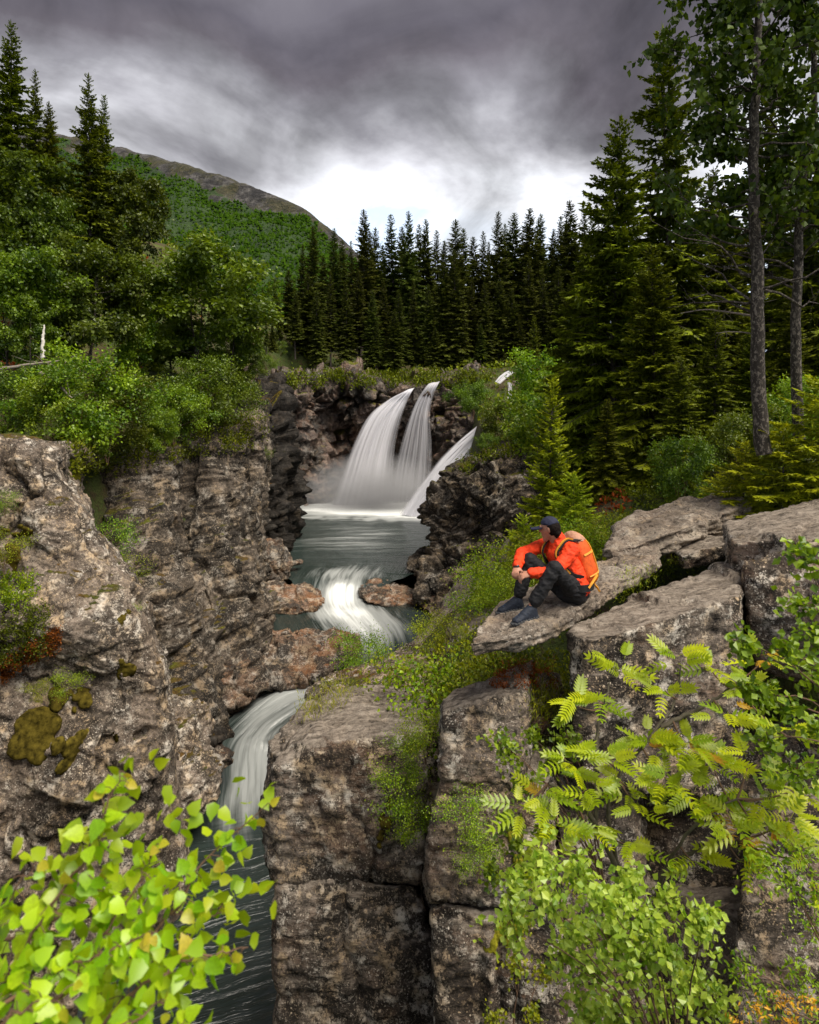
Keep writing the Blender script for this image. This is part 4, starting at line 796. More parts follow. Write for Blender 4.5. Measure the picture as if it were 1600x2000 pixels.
for px, top, d, wd, pr, mt, lb in [(925, 745, 40, 1.1, 0, 'birch', 'broad bush above the right rock wall, across the falls'), (985, 785, 34, 1.0, 1, 'birch', 'bush above the right rock wall beside the narrow strand'), (1085, 690, 28, 1.0, 0, 'birchlit', 'tall light bush behind the slim young spruce'), (1115, 760, 20, 1., 1, 'birchlit', 'light bush behind the young spruces'),
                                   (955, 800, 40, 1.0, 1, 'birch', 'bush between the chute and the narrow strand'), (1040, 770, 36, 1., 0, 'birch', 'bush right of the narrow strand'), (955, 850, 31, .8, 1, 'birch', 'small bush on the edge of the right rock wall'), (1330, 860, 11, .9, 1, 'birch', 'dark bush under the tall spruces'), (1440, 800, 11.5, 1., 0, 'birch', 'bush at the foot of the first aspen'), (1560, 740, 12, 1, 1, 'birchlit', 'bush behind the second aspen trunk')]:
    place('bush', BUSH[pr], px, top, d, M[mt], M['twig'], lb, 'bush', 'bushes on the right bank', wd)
for k, (px, top, d, mt, wd) in enumerate([(985, 1075, 10.5, 'fern', 1.), (950, 1110, 10.6, 'fern', 1.), (1010, 1110, 9.6, 'fern', 1.), (930, 1150, 10.4, 'fern', .9), (975, 1140, 9.6, 'fern', 1.), (1030, 1060, 10.6, 'fern', 1.), (1060, 1080, 9.8, 'fern', 1), (880, 1195, 10, 'fern', 1.), (845, 1210, 10.6, 'sprucelit', 1.), (905, 1225, 9.4, 'fern', 1), (860, 1265, 9, 'fern', .9), (800, 1290, 9.4, 'fern', .9), (1000, 1245, 7.4, 'fern', .8),
                                          (940, 1275, 7.8, 'cover', 1), (880, 1300, 7.6, 'fern', .9), (1060, 1285, 6.9, 'cover', .8), (700, 1238, 10.4, 'birchlit', .9), (722, 1255, 10.2, 'birchlit', .8), (1175, 1010, 10, 'fern', 1), (1220, 1000, 10.4, 'cover', 1), (1300, 960, 11, 'cover', 1), (1120, 1020, 10, 'fern', 1), (1250, 1060, 8.8, 'cover', .8), (1080, 1020, 10.4, 'fern', 1.)]):
    place('shrub', SHRUB[k % 3], px, top, d, M[mt], M['twig'], 'leafy young rowan bush on the grey rock shoulder' if px in (700, 722) else 'low bright leafy shrub in the thicket between the hiker and the gorge', 'shrub', 'young rowans on the rock shoulder' if px in (700, 722) else 'low shrubs around the slabs', wd)
# small plants rooted in the rock faces
for k, (px, top, z_py, d, mt, lb) in enumerate([(832, 1395, 1490, 6.2, 'fern', 'green plant in the crack between cliff head and slanting block'), (800, 1430, 1500, 6.25, 'birchlit', 'little plant high in the vertical crack'), (775, 1490, 1590, 6.2, 'fern', 'hanging rowan shoot on the cliff head'), (812, 1560, 1640, 6.15, 'fern', 'little shoot low in the vertical crack'), (910, 1545, 1640, 5.45, 'fern', 'small rowan shoot on the speckled cliff block'), (935, 1640, 1720, 5.35, 'fern', 'lower shoot on the speckled cliff block'),
                                                (215, 1020, 1110, 16.5, 'birchlit', 'bright bush clinging to the left wall'), (235, 1080, 1160, 16, 'birchlit', 'lower bright bush clinging to the left wall'), (10, 960, 1010, 12.6, 'birchlit', 'small plant at the left edge on the cliff face'), (8, 1040, 1120, 12.3, 'fern', 'leafy tuft at the left edge below the small plant'), (75, 1330, 1370, 11.8, 'fern', 'tiny plant beside the brown moss'), (130, 1310, 1365, 11.9, 'fern', 'tiny plant above the brown moss'), (365, 1195, 1222, 19.5, 'birchlit', 'tiny plant low on the left wall'), (250, 1180, 1215, 13.1, 'fern', 'yellow tuft on the near left cliff edge'), (512, 870, 905, 28.5, 'birch', 'dark tuft on the wet cliff')]):
    e = place('rock_plant', SHRUB[k % 3], px, top, d, M[mt], M['twig'], lb, 'plant', None, .9, zb=P(px, z_py, d)[2], sink=.02)

# ------------------------------------------------------------------ the two aspens on the right
def aspen(line, r0, label, seed, nbr, side=0):
    rg = np.random.default_rng(seed); pts = crspline([P(*q) for q in line], 26); b = pts[0].copy(); pts -= b
    e = empty('aspen_tree', b, label=label, cat='tree', group='aspens on the right bank')
    q = np.linspace(0, 1, 26); tb, cb = Bag(), Bag(); tb.add(*tube(pts+rg.normal(0, .008, pts.shape), r0*(1-.72*q), 10))
    bb, PS, DS = Bag(), [], []
    for i in range(nbr):
        u = .30+.70*(i+rg.random())/nbr; p0 = np.array([np.interp(u, q, pts[:, k]) for k in range(3)])
        az = rg.random()*6.28; L = rg.uniform(.6, 1.9)*(1.15-.4*u); s = np.linspace(0, 1, 8)
        d = norm(A(math.cos(az), math.sin(az)*.8, rg.uniform(.0, .5)))
        wv = np.cumsum(rg.normal(0, .06*L, (8, 3)), 0)*.6; wv -= wv[0]
        pp = p0+d*(L*s)[:, None]+wv+A(0, 0, .2*L)*(s**2)[:, None]*rg.uniform(-.8, 1)
        bb.add(*tube(pp, .022*(1.1-.5*u)*(1-.85*s), 5))
        live = u > .42 or rg.random() < .12
        for k in range(9 if live else 3):
            f = rg.uniform(.3, 1); b2 = np.array([np.interp(f, s, pp[:, c]) for c in range(3)]); d2 = norm(d*.5+rg.normal(0, .6, 3)+A(0, 0, .15)); L2 = L*rg.uniform(.15, .4); s2 = np.linspace(0, 1, 5)
            p2 = b2+d2*(L2*s2)[:, None]+np.cumsum(rg.normal(0, .03*L2, (5, 3)), 0); bb.add(*tube(p2, .006*(1-.7*s2), 3))
            if live:
                n = rg.integers(10, 22); fi = rg.uniform(.5, 4, n); i0 = np.minimum(fi.astype(int), 3); g = (fi-i0)[:, None]
                PS.append(p2[i0]*(1-g)+p2[i0+1]*g+rg.normal(0, .045, (n, 3))); DS.append(norm(rg.normal(0, .6, (n, 3))+A(0, 0, -.8)))
    PS, DS = np.concatenate(PS), np.concatenate(DS); ll = rg.uniform(.07, .115, len(PS))
    leafcloud(cb, PS, DS, norm(rg.normal(0, 1, PS.shape)), ll, ll*.95, rg.random(len(PS)), .08, .45)
    obj('trunk', tb.mesh('trunk'), M['bark'], e); obj('branches', bb.mesh('branches'), M['bark'], e); obj('crown', cb.mesh('crown', False), M['dusk2'], e)
M['dusk2'] = leaf_mat('aspen_leaves', (.018, .040, .006), (.075, .115, .012), .30, .0, .015)
aspen([(1492, 885, 8.6), (1484, 800, 8.6), (1480, 640, 8.5), (1478, 480, 8.4), (1472, 300, 8.3), (1476, 150, 8.2), (1482, -20, 8.1), (1486, -260, 8)], .105, 'tall aspen with a grey flecked trunk right of the spruces', 201, 64)
aspen([(1562, 890, 9.2), (1556, 760, 9.2), (1553, 640, 9.1), (1560, 540, 9), (1562, 420, 9), (1572, 320, 8.9), (1588, 250, 8.8), (1590, 100, 8.7), (1584, -80, 8.6), (1590, -280, 8.6)], .080, 'thinner crooked aspen near the right edge', 202, 60)

# ------------------------------------------------------------------ ground cover, moss, grass, dead wood
bag = Bag(); n = 95000
d = 6.2*(62/6.2)**R.random(n); px = R.uniform(-100, 1750, n); x = (px-800)/F*d
e, _ = river_near(x, d); z = ht(x, d); zx, zy = ht(x+.25, d)-z, ht(x, d+.25)-z
ok = (e > 2.4) & (np.hypot(zx, zy) < .35) & (fbm(np.stack([x, d, 0*x], -1)*.7, 3, 77) > -.28)
x, d, z = x[ok], d[ok], z[ok]; n = len(x); sz = np.clip(d*.0042, .03, .2)*R.uniform(.7, 1.5, n)
pos = np.stack([x, d, z+R.random(n)**1.5*sz*3.2], -1)
hm = fbm(np.stack([x, d, 0*x], -1)*.5, 3, 78)
red = hm > .46
for mk, nm, mt, lb in ((~red, 'ground_cover', 'cover', 'bilberry and moss carpet on the forest floor'), (red, 'heather_cover', 'heather', 'reddish heather patches on the forest floor')):
    bag = Bag(); k = mk.sum()
    leafcloud(bag, pos[mk], norm(R.normal(0, 1, (k, 3))+A(0, 0, .7)), norm(R.normal(0, .6, (k, 3))+A(0, 0, 1)), sz[mk]*1.5, sz[mk], np.clip(R.normal(.5, .25, k)+.4*hm[mk], 0, 1))
    V, Fa, at = bag.get(); wobj(nm, V, Fa, M[mt], at, False, kind='stuff', label=lb)
# ------------------------------------------------------------------ moss cushions, heather, grass, dead wood
from mathutils.bvhtree import BVHTree
def ray_hit(px, py, names=('cliff', 'boulder', 'rock_', 'ground')):
    """first rock or ground surface seen at (px, py)"""
    d = Vector(P(px, py, 1.)).normalized(); best = None
    for b, loc in BV:
        h = b.ray_cast(-loc, d)
        if h[0] is not None and (best is None or h[3] < best[2]): best = (np.array(h[0]+loc), np.array(h[1]), h[3])
    return best[0], best[1]
BV = []
for o in list(C.objects):
    if o.type == 'MESH' and o.name.startswith(('cliff', 'boulder', 'rock_', 'ground')) and o.parent is None and not o.name.startswith(('ground_cover', 'rock_plant')):
        vs = np.empty(len(o.data.vertices)*3, np.float32); o.data.vertices.foreach_get('co', vs); vs = vs.reshape(-1, 3)
        fi = np.empty(len(o.data.loops), np.int32); o.data.loops.foreach_get('vertex_index', fi)
        BV.append((BVHTree.FromPolygons(vs.tolist(), fi.reshape(-1, 4).tolist()), Vector(o.location)))
def cushion(px, py, w, h, mat, label, seed):
    c, n = ray_hit(px, py); d = np.linalg.norm(c); sx, sz = w/F*d/2, h/F*d/2
    if n@c > 0: n = -n
    rg = np.random.default_rng(seed); lobes = []
    for k in range(12):
        o = A(rg.normal(0, .45)*sx, 0, rg.normal(0, .45)*sz); s = rg.uniform(.22, .58)
        t = norm(np.cross(n, A(0, 0, 1))); u = np.cross(t, n); s2 = min(sx, sz)*s
        lobes.append([c+t*o[0]+u*o[2]+(t*q[0]+u*q[1]*1.1+n*q[2]*.38)*s2 for q in norm(rg.normal(0, 1, (26, 3)))])
    hull_rock('moss_cushion', lobes, max(.012, min(sx, sz)*.10), M[mat], 4, dict(big=.03, bs=7, st=0, cr=0, fine=.016, fs=24, seed=seed), label=label, cat='moss')
for k, (px, py, w_, h_, mt, lb) in enumerate([(70, 1455, 95, 85, 'moss', 'largest brown moss cushion on the near left cliff'), (145, 1465, 62, 70, 'moss', 'brown moss cushion right of the largest one'), (140, 1360, 85, 55, 'moss', 'dark moss cushion with small plants above the others'), (235, 1305, 70, 45, 'moss', 'flat moss cushion near the cliff edge'), (225, 1440, 40, 26, 'moss', 'small moss cushion toward the cliff edge'), (55, 1040, 50, 30, 'moss', 'moss cushion high on the near left cliff'), (20, 1090, 50, 60, 'moss', 'moss cushion at the left edge'), (1010, 1640, 40, 130, 'mossy', 'yellow moss streak on the speckled cliff block'), (985, 1825, 52, 60, 'mossy', 'yellow moss tuft low on the cliff block'), (240, 1210, 34, 24, 'moss', 'small moss cushion on the upper cliff edge'), (755, 1590, 26, 90, 'moss', 'brown moss strip along the vertical crack'), (150, 930, 40, 60, 'mossy', 'yellow moss behind the near left cliff edge')]):
    cushion(px, py, w_, h_, mt, lb, 340+k)
# heather and red leaves on the left cliff ledge
def tuft_patch(name, box, n, size, mat, label, cat=None, kind=None, up=.7, wd=.6, **kw):
    bag = Bag(); pp, nn = [], []
    for i in range(n):
        u, v = R.random(2); x0, y0, x1, y1, sk = box; h = ray_hit(x0+(x1-x0)*u, y0+(y1-y0)*v+sk*(u-.5)); pp.append(h[0]); nn.append(h[1])
    pp, nn = np.array(pp), np.array(nn); nn = np.where(((nn*pp).sum(-1) > 0)[:, None], -nn, nn); m = 22
    p = np.repeat(pp, m, 0)+R.normal(0, size*1.0, (n*m, 3)); g = np.repeat(nn, m, 0); p = p+g*size*R.random((n*m, 1))*1.3
    leafcloud(bag, p, norm(R.normal(0, .7, p.shape)+g*.6+A(0, 0, up)), norm(R.normal(0, .6, p.shape)+g), size*R.uniform(.6, 1.4, len(p)), size*wd*R.uniform(.6, 1.2, len(p)), R.random(len(p)))
    V, Fa, at = bag.get(); return wobj(name, V, Fa, M[mat], at, False, label=label, cat=cat, kind=kind, **kw)
tuft_patch('heather_patch', (-5, 1195, 95, 1290, -30), 130, .05, 'birch', 'green heather on the ledge of the near left cliff', 'heather')
tuft_patch('heather_patch', (0, 1255, 120, 1300, -70), 110, .045, 'heather', 'rusty red heather fringe below the green one', 'heather')
tuft_patch('heather_patch', (-5, 1120, 70, 1190, 0), 60, .06, 'fern', 'yellow green tuft above the red heather', 'plant')
tuft_patch('heather_patch', (960, 1285, 1085, 1345, 0), 120, .022, 'heather', 'reddish heather under the tip of the sitting slab', 'heather')
for bx, s_, mt, lb in [((590, 1345, 690, 1395, -30), .07, 'grass', 'yellow green grass fringe on the edge of the cliff head'), ((1200, 1110, 1330, 1150, -40), .045, 'grass', 'grass in the joint beside the sitting slab'), ((1030, 1350, 1090, 1400, 0), .06, 'fern', 'grass tuft in the gap between the blocks')]:
    tuft_patch('grass_tuft', bx, 40, s_, mt, lb, 'grass', None, 1.2, .12)
tuft_patch('rim_growth', (130, 830, 520, 900, -60), 260, .10, 'cover', 'hanging green growth along the rim of the left wall', None, 'stuff')
tuft_patch('falls_moss', (560, 728, 960, 752, 0), 260, .22, 'cover', 'moss and bilberry along the lip of the falls', None, 'stuff')
tuft_patch('ridge_moss', (900, 860, 1040, 900, -50), 90, .12, 'cover', 'moss on top of the right rock wall', None, 'stuff')
def log(line, r0, label, mat='dead', name='dead_trunk', cat='dead wood', tw=8):
    pts = crspline([P(*q) for q in line], 16); b = pts[0].copy(); pts = pts-b+R.normal(0, r0*.15, pts.shape); q = np.linspace(0, 1, 16)
    e = empty(name, b, label=label, cat=cat); bag = Bag(); bag.add(*tube(pts, r0*(1-.7*q), 7)); obj('trunk', bag.mesh('trunk'), M[mat], e)
    tb = Bag()
    for k in range(tw):
        i = R.integers(4, 15); d = norm(R.normal(0, 1, 3)); L = r0*R.uniform(6, 16); s = np.linspace(0, 1, 5)
        tb.add(*tube(pts[i]+d*(L*s)[:, None]+np.cumsum(R.normal(0, .05*L, (5, 3)), 0), r0*.2*(1-.8*s), 4))
    if tw: obj('branch', tb.mesh('branch'), M[mat], e)
log([(-10, 722, 17.5), (60, 712, 17.8), (150, 700, 18.2)], .06, 'fallen thin trunk lying across the left bank')
log([(78, 728, 17.2), (110, 748, 17), (140, 778, 16.8)], .06, 'pale leaning dead branch below the fallen trunk')
log([(83, 700, 19.5), (84, 665, 19.6), (87, 635, 19.7)], .075, 'white birch stub standing on the left bank', 'birchbark', 'birch_stub', 'birch stub', 0)
log([(1492, 620, 8.6), (1440, 612, 8.7), (1380, 605, 8.8), (1330, 612, 8.9)], .018, 'bare dead branch reaching left from the first aspen')
log([(1485, 655, 8.6), (1440, 648, 8.6), (1400, 650, 8.6)], .012, 'short bare branch below the long dead one')
# ------------------------------------------------------------------ the hiker
fib = np.array([(math.cos(2.39996*i)*math.sqrt(1-z*z), math.sin(2.39996*i)*math.sqrt(1-z*z), z) for i, z in enumerate(np.linspace(-1, 1, 60))])
fw = norm(A(-.85, -.5, 0)); lt = np.cross(A(0, 0, 1), fw); bk = -fw
def ell(c, a, b, cc, ax=None):
    X, Y, Z = ax if ax is not None else (lt, fw, A(0, 0, 1)); return c+fib[:, :1]*a*X+fib[:, 1:2]*b*Y+fib[:, 2:]*cc*Z
def cap_(p0, r0, p1, r1): return np.concatenate([p0+fib*r0, p1+fib*r1])
pel = on_slab(1120, 1177)+A(0, 0, .105)
sc = P(1094, 1069, 6.27); nk = P(1089, 1056, 6.28); hd = P(1074, 1031, 6.26)
hipL, hipR = pel+lt*.085+fw*.03, pel-lt*.085+fw*.03
footn, footf = (on_slab(1050, 1207), on_slab(1008, 1220)), (on_slab(1024, 1190), on_slab(978, 1199))
def foot(a, b): d = norm(b-a); return a, a+d*.285, d
hN, tN, dN = foot(*footn); hF, tF, dF = foot(*footf)
anN, anF = hN+dN*.065+A(0, 0, .12), hF+dF*.065+A(0, 0, .12)
knN, knF = P(1083, 1110, 5.93), P(1035, 1094, 6.26)
shN, shF = sc+lt*.165, sc-lt*.165
wrN, wrF = P(1037, 1120, 5.95), P(1010, 1106, 6.12)
elN, elF = (shN+wrN)/2+A(.02, -.06, -.085), P(1019, 1082, 6.34)
mid = pel*.5+sc*.5+fw*-.02+A(0, 0, .0)
hx = norm(A(-.88, .40, -.12)); hz = norm(A(-.10, .0, 1)-hx*(A(-.10, 0, 1)@hx)); hy = np.cross(hz, hx); HA = (hy, hx, hz)
def fleshed(name, lists, voxel, mat, parent, smooth=3, folds=0., fs=14, **kw):
    V, Fs = hulls(lists); co, no, q = remeshed(V, Fs, voxel, smooth)
    if folds: co = co+no*(folds*(1-2*np.abs(fbm(co*A(1, 1, 1.5)*fs, 3, 7)))+folds*.5*fbm(co*fs*2.5, 2, 8))[:, None]
    b = np.array(parent.location) if parent else np.zeros(3)
    return obj(name, mk_mesh(name, co-b, q), mat, parent, **kw)
M['skin'] = plain('skin', (.42, .20, .13), .55, .15, 30, .1)
M['jacket'] = plain('orange_shell', (.78, .045, .003), .75, .28, 9, .3)
M['trousers'] = plain('black_trousers', (.008, .008, .010), .8, .3, 30, .3)
M['cap'] = plain('navy_cap', (.014, .017, .042), .8, .25, 60, .3)
M['hair'] = plain('dark_hair', (.008, .005, .004), .85, .5, 60, .6, .15)
M['shoe'] = plain('shoe_navy', (.014, .020, .034), .7, .4, 50, .5)
M['sole'] = plain('shoe_sole', (.055, .058, .062), .8, .4, 40, .5)
M['lace'] = plain('blue_lace', (.03, .11, .25), .7, .2, 60, .2)
M['sock'] = plain('black_sock', (.006, .006, .007), .9, .3, 60, .4)
M['pack'] = plain('orange_pack', (.60, .085, .008), .75, .25, 25, .3)
M['packtop'] = plain('pack_lid', (.42, .22, .14), .75, .2, 40, .3)
M['strap'] = plain('amber_strap', (.62, .27, .02), .6, .15, 50, .2)
M['belt'] = plain('black_webbing', (.010, .010, .011), .7, .3, 50, .3)
M['rubber'] = plain('watch_black', (.012, .012, .013), .4, .2, 50, .1)
man = empty('person', pel-A(0, 0, .1), label='hiker in an orange jacket, black trousers and navy cap sitting on the slab', cat='person')
def hand(w_, el, side, curl, up):
    """palm, four fingers and a thumb, folded over the other hand"""
    d = norm(w_-el); d = norm(d+A(0, 0, -.25)); s = norm(np.cross(d, up)); n = np.cross(s, d); L = []
    pc = w_+d*.055
    L.append(np.concatenate([w_+fib*.026, pc+fib[:, :1]*.038*s+fib[:, 1:2]*.045*d+fib[:, 2:]*.016*n]))
    for k, ln in enumerate((.070, .080, .076, .060)):
        b = pc+d*.034+s*(k-1.5)*.0195; a, m1 = .5+curl, b
        for j, (f, r) in enumerate(((.45, .0098), (.32, .0090), (.23, .0080))):
            dd = norm(d*math.cos(a)-n*math.sin(a)); m2 = m1+dd*ln*f; L.append(cap_(m1, r, m2, r*.92)); m1 = m2; a += .55+curl*.3
    tb = w_+d*.03+s*side*.030; t1 = tb+norm(d*.7+s*side*.7-n*.3)*.038; t2 = t1+norm(d*.9-n*.5)*.030
    L += [cap_(tb, .013, t1, .011), cap_(t1, .011, t2, .009)]
    return L
L = [ell(hd, .070, .088, .105, HA), np.concatenate([ell(hd-hz*.02+hx*.02, .062, .070, .06, HA), hd-hz*.112+hx*.058+fib*.026]),         # skull, jaw
     np.concatenate([hd+hx*.088+hz*.012+fib*.008, hd+hx*.106-hz*.026+fib*.011, hd+hx*.088-hz*.030+fib*.012]),                               # nose
     np.concatenate([hd+hx*.078+hz*.026+hy*.045+fib*.012, hd+hx*.078+hz*.026-hy*.045+fib*.012]),                                             # brow
     np.concatenate([hd+hx*.080-hz*.060+hy*.016+fib*.009, hd+hx*.080-hz*.060-hy*.016+fib*.009]),                                             # mouth
     ell(hd-hy*.072-hx*.006-hz*.008, .010, .018, .030, HA), ell(hd+hy*.072-hx*.006-hz*.008, .010, .018, .030, HA),                            # ears
     cap_(hd-hz*.06-hx*.02, .052, nk-A(0, 0, .03), .058),
     np.concatenate([ell(pel, .15, .11, .10), ell(mid, .13, .10, .10)]), np.concatenate([ell(mid, .13, .10, .10), ell(sc-A(0, 0, .06), .15, .10, .09)]), cap_(shN, .055, shF, .055)]
for s_, e_, w_ in ((shN, elN, wrN), (shF, elF, wrF)): L += [cap_(s_, .052, e_, .042), cap_(e_, .042, w_, .028)]
for h_, k_, a_, t_ in ((hipL, knN, anN, tN), (hipR, knF, anF, tF)): L += [cap_(h_, .080, k_, .056), cap_(k_, .056, a_, .038), cap_(a_, .034, a_*.55+t_*.45-A(0, 0, .02), .022)]
L += hand(wrN, elN, 1, .25, norm(A(-.2, -.6, 1))) + hand(wrF, elF, -1, .35, norm(A(-.3, -.5, 1)))
fleshed('body', L, .0072, M['skin'], man, 2, label='face, neck and clasped hands')
J = [np.concatenate([ell(pel+A(0, 0, .04)+bk*.01, .170, .125, .10), ell(mid, .155, .118, .12)]), np.concatenate([ell(mid, .155, .118, .12), ell(sc-A(0, 0, .06), .165, .118, .10)]),
     cap_(shN, .068, shF, .068), np.concatenate([ell(sc-A(0, 0, .02), .12, .10, .06), nk+A(0, 0, .012)+fib*.070]), cap_(nk-A(0, 0, .02), .072, nk+A(-.008, 0, .022), .070)]
for s_, e_, w_ in ((shN, elN, wrN), (shF, elF, wrF)): J += [cap_(s_, .070, e_, .054), cap_(e_, .055, w_-norm(w_-e_)*.01, .040)]
fleshed('jacket', J, .008, M['jacket'], man, 2, .012, 13)
T = [np.concatenate([ell(pel+A(0, 0, .0), .168, .125, .105), ell(pel+fw*.06, .16, .10, .09)])]
for h_, k_, a_ in ((hipL, knN, anN), (hipR, knF, anF)): T += [cap_(h_, .090, k_, .064), cap_(k_, .066, a_+(k_-a_)*.16, .056)]
fleshed('trousers', T, .008, M['trousers'], man, 2, .011, 12)
for a_, k_ in ((anN, knN), (anF, knF)): fleshed('sock', [cap_(a_-A(0, 0, .02), .042, a_+(k_-a_)*.22, .044)], .009, M['sock'], man, 2)
Cc = [np.array([p for p in ell(hd+hz*.018-hx*.004, .082, .100, .100, HA) if (p-hd)@hz > .028])]
cp = fleshed('cap', Cc, .007, M['cap'], man, 3)
br = [hd+hz*(.040-.022*(x/.17)**2-.25*abs(y))+hx*x+hy*y for x, y in [(.06, -.074), (.06, .074), (.13, -.070), (.13, .070), (.175, -.048), (.175, .048), (.195, 0)]]
fleshed('brim', [br+[b-hz*.014 for b in br]], .005, M['cap'], man, 1)
fleshed('hair', [ell(hd-hx*.028+hz*.0, .080, .078, .085, HA), np.concatenate([hd-hx*.07-hz*.05+hy*.03+fib*.03, hd-hx*.07-hz*.05-hy*.03+fib*.03, hd-hx*.05-hz*.09+fib*.025]), cap_(hd-hy*.071+hx*.018+hz*.01, .012, hd-hy*.071+hx*.02-hz*.03, .008)], .007, M['hair'], man, 2, .004, 60)
wd_ = norm(wrF-elF); fleshed('watch', [cap_(wrF-wd_*.002, .036, wrF+wd_*.012, .036)], .006, M['rubber'], man, 1)
def shoe(h, t, d, an, name='shoe'):
    s = norm(np.cross(d, A(0, 0, 1))); up = np.cross(s, d)
    r = fleshed(name, [np.concatenate([h+d*.04+up*.055+fib*.042, h+d*.15+up*.055+fib*.044, an+A(0, 0, -.015)+fib*.046, h+d*.04+up*.03+fib*.04]), np.concatenate([h+d*.14+up*.05+fib*.044, h+d*.235+up*.036+fib[:, :1]*.030*d+fib[:, 1:2]*.046*s+fib[:, 2:]*.026*up])], .008, M['shoe'], man, 2, .003, 40)
    sl = []
    for x, wv in ((0, .030), (.03, .040), (.10, .036), (.19, .050), (.25, .044), (.285, .020)):
        for sg in (-1, 1): sl += [h+d*x+s*sg*wv+up*.002, h+d*x+s*sg*wv*1.03+up*(.034 if x < .2 else .026)]
    b = np.array(man.location)
    V, Fs = hulls([sl]); co, no, q = remeshed(V, Fs, .007, 1); co = co+no*(.003*np.sign(np.sin((co@d)*220)))[:, None]
    o = obj('sole', mk_mesh('sole', co-b, q), M['sole'], r)
    lb = Bag()
    for k in range(5):
        c = h+d*(.105+.024*k)+up*(.112-.011*k)
        lb.add(*tube([c-s*.030-up*.014, c-s*.012+up*.002, c+s*.012+up*.002+d*.008, c+s*.030-up*.014+d*.01], .004, 5))
    obj('lace', mk_mesh('lace', lb.get()[0]-b, lb.get()[1]), M['lace'], r)
shoe(hN, tN, dN, anN); shoe(hF, tF, dF, anF)
# rucksack on his back
ax = norm(sc-pel); by = norm(bk-ax*(bk@ax)); PA = (lt, by, ax); pc = (pel*.42+sc*.58)+by*.205+ax*.015
def pk(u, v, k=1.):
    """point on the rucksack: u round it (0 = his left side, pi/2 = back), v from -1 bottom to 1 top"""
    pw = lambda x: np.sign(x)*abs(x)**.6
    f = math.sqrt(max(0, 1-abs(v)**3.2)); return pc+lt*pw(math.cos(u))*.140*f*k+by*pw(math.sin(u))*.102*f*k*(1-.12*v)+ax*v*.265*(.5+.5*k)
pack = empty('backpack', pc-ax*.26, label='orange hiking backpack with amber straps on the hiker\'s back', cat='backpack')
g = np.array([[pk(u, v) for u in np.linspace(0, 2*math.pi, 48, endpoint=False)] for v in np.linspace(-.999, .999, 40)])
gn = g.reshape(-1, 3); gn = gn+norm(gn-pc)*(.008*fbm(gn*14, 3, 4))[:, None]; pb = np.array(pack.location)
obj('bag', mk_mesh('bag', gn-pb, grid_faces(40, 48, True)[:, ::-1]), M['pack'], pack)
fleshed('lid', [np.array([q for q in (pk(u, v, 1.07) for u in np.linspace(0, 6.2, 24) for v in (.70, .82, .9, .96, .999))])], .010, M['packtop'], pack, 2, .004, 30, label='greyish faded top lid')
def strap(name, pts, wdt, nrm, mat, th=.006):
    pts = crspline(np.array(pts), max(8, 5*len(pts))); t_ = norm(np.gradient(pts, axis=0)); n_ = norm(pts-nrm) if np.ndim(nrm) else None; s_ = norm(np.cross(t_, n_)); n_ = np.cross(s_, t_)
    V = np.stack([pts+s_*wdt/2+n_*th, pts-s_*wdt/2+n_*th, pts-s_*wdt/2-n_*th, pts+s_*wdt/2-n_*th], 1)
    obj(name, mk_mesh(name, V.reshape(-1, 3)-pb, grid_faces(len(pts), 4, True), smooth=False), M[mat], pack)
for u in (.75, 1.2, 1.95, 2.4): strap('strap', [pk(u, v, 1.04) for v in (.85, .5, .1, -.3, -.62, -.82)] if u in (.75, 2.4) else [pk(u, v, 1.05) for v in (.95, .8, .5, .25)], .024, pc, 'strap')
for v in (.28, -.52): strap('strap', [pk(u, v+.06*math.sin(u), 1.04) for u in np.linspace(-.35, 1.5, 7)], .020, pc, 'strap')
for u in (.9, 2.2): strap('strap', [pk(u, -.80, 1.05), pk(u, -.93, 1.1), pk(u, -.93, 1.1)-ax*.05+by*.02, pk(u, -.93, 1.1)-ax*.09+by*.035], .018, pc, 'strap')
for sg, s_ in ((1, shN), (-1, shF)):
    tp_ = sc+lt*sg*.100
    strap('shoulder_strap', [pk(1.57-sg*1.2, .80, .9), tp_+by*.075+A(0, 0, .062), tp_+A(0, 0, .090), tp_+fw*.075+A(0, 0, .050), tp_+fw*.135-A(0, 0, .05), mid+lt*sg*.135+fw*.10, mid+lt*sg*.185-A(0, 0, .05)+by*.02], .042, mid, 'belt', .007)
    strap('strap', [tp_+by*.075+A(0, 0, .072), tp_+A(0, 0, .100), tp_+fw*.083+A(0, 0, .058), tp_+fw*.143-A(0, 0, .05), mid+lt*sg*.140+fw*.108], .013, mid, 'strap', .008)
strap('hip_belt', [pel+A(0, 0, .09)+lt*.15+by*.12, pel+A(0, 0, .085)+lt*.205+by*.03, pel+A(0, 0, .085)+lt*.19+fw*.08, pel+A(0, 0, .08)+lt*.10+fw*.145, pel+A(0, 0, .08)+fw*.16], .065, pel+A(0, 0, .08), 'belt', .008)
strap('strap', [pk(.2, -.55, 1.05), pel+A(0, 0, .13)+lt*.20+by*.06, pel+A(0, 0, .09)+lt*.215+fw*.02], .020, pel, 'strap', .008)

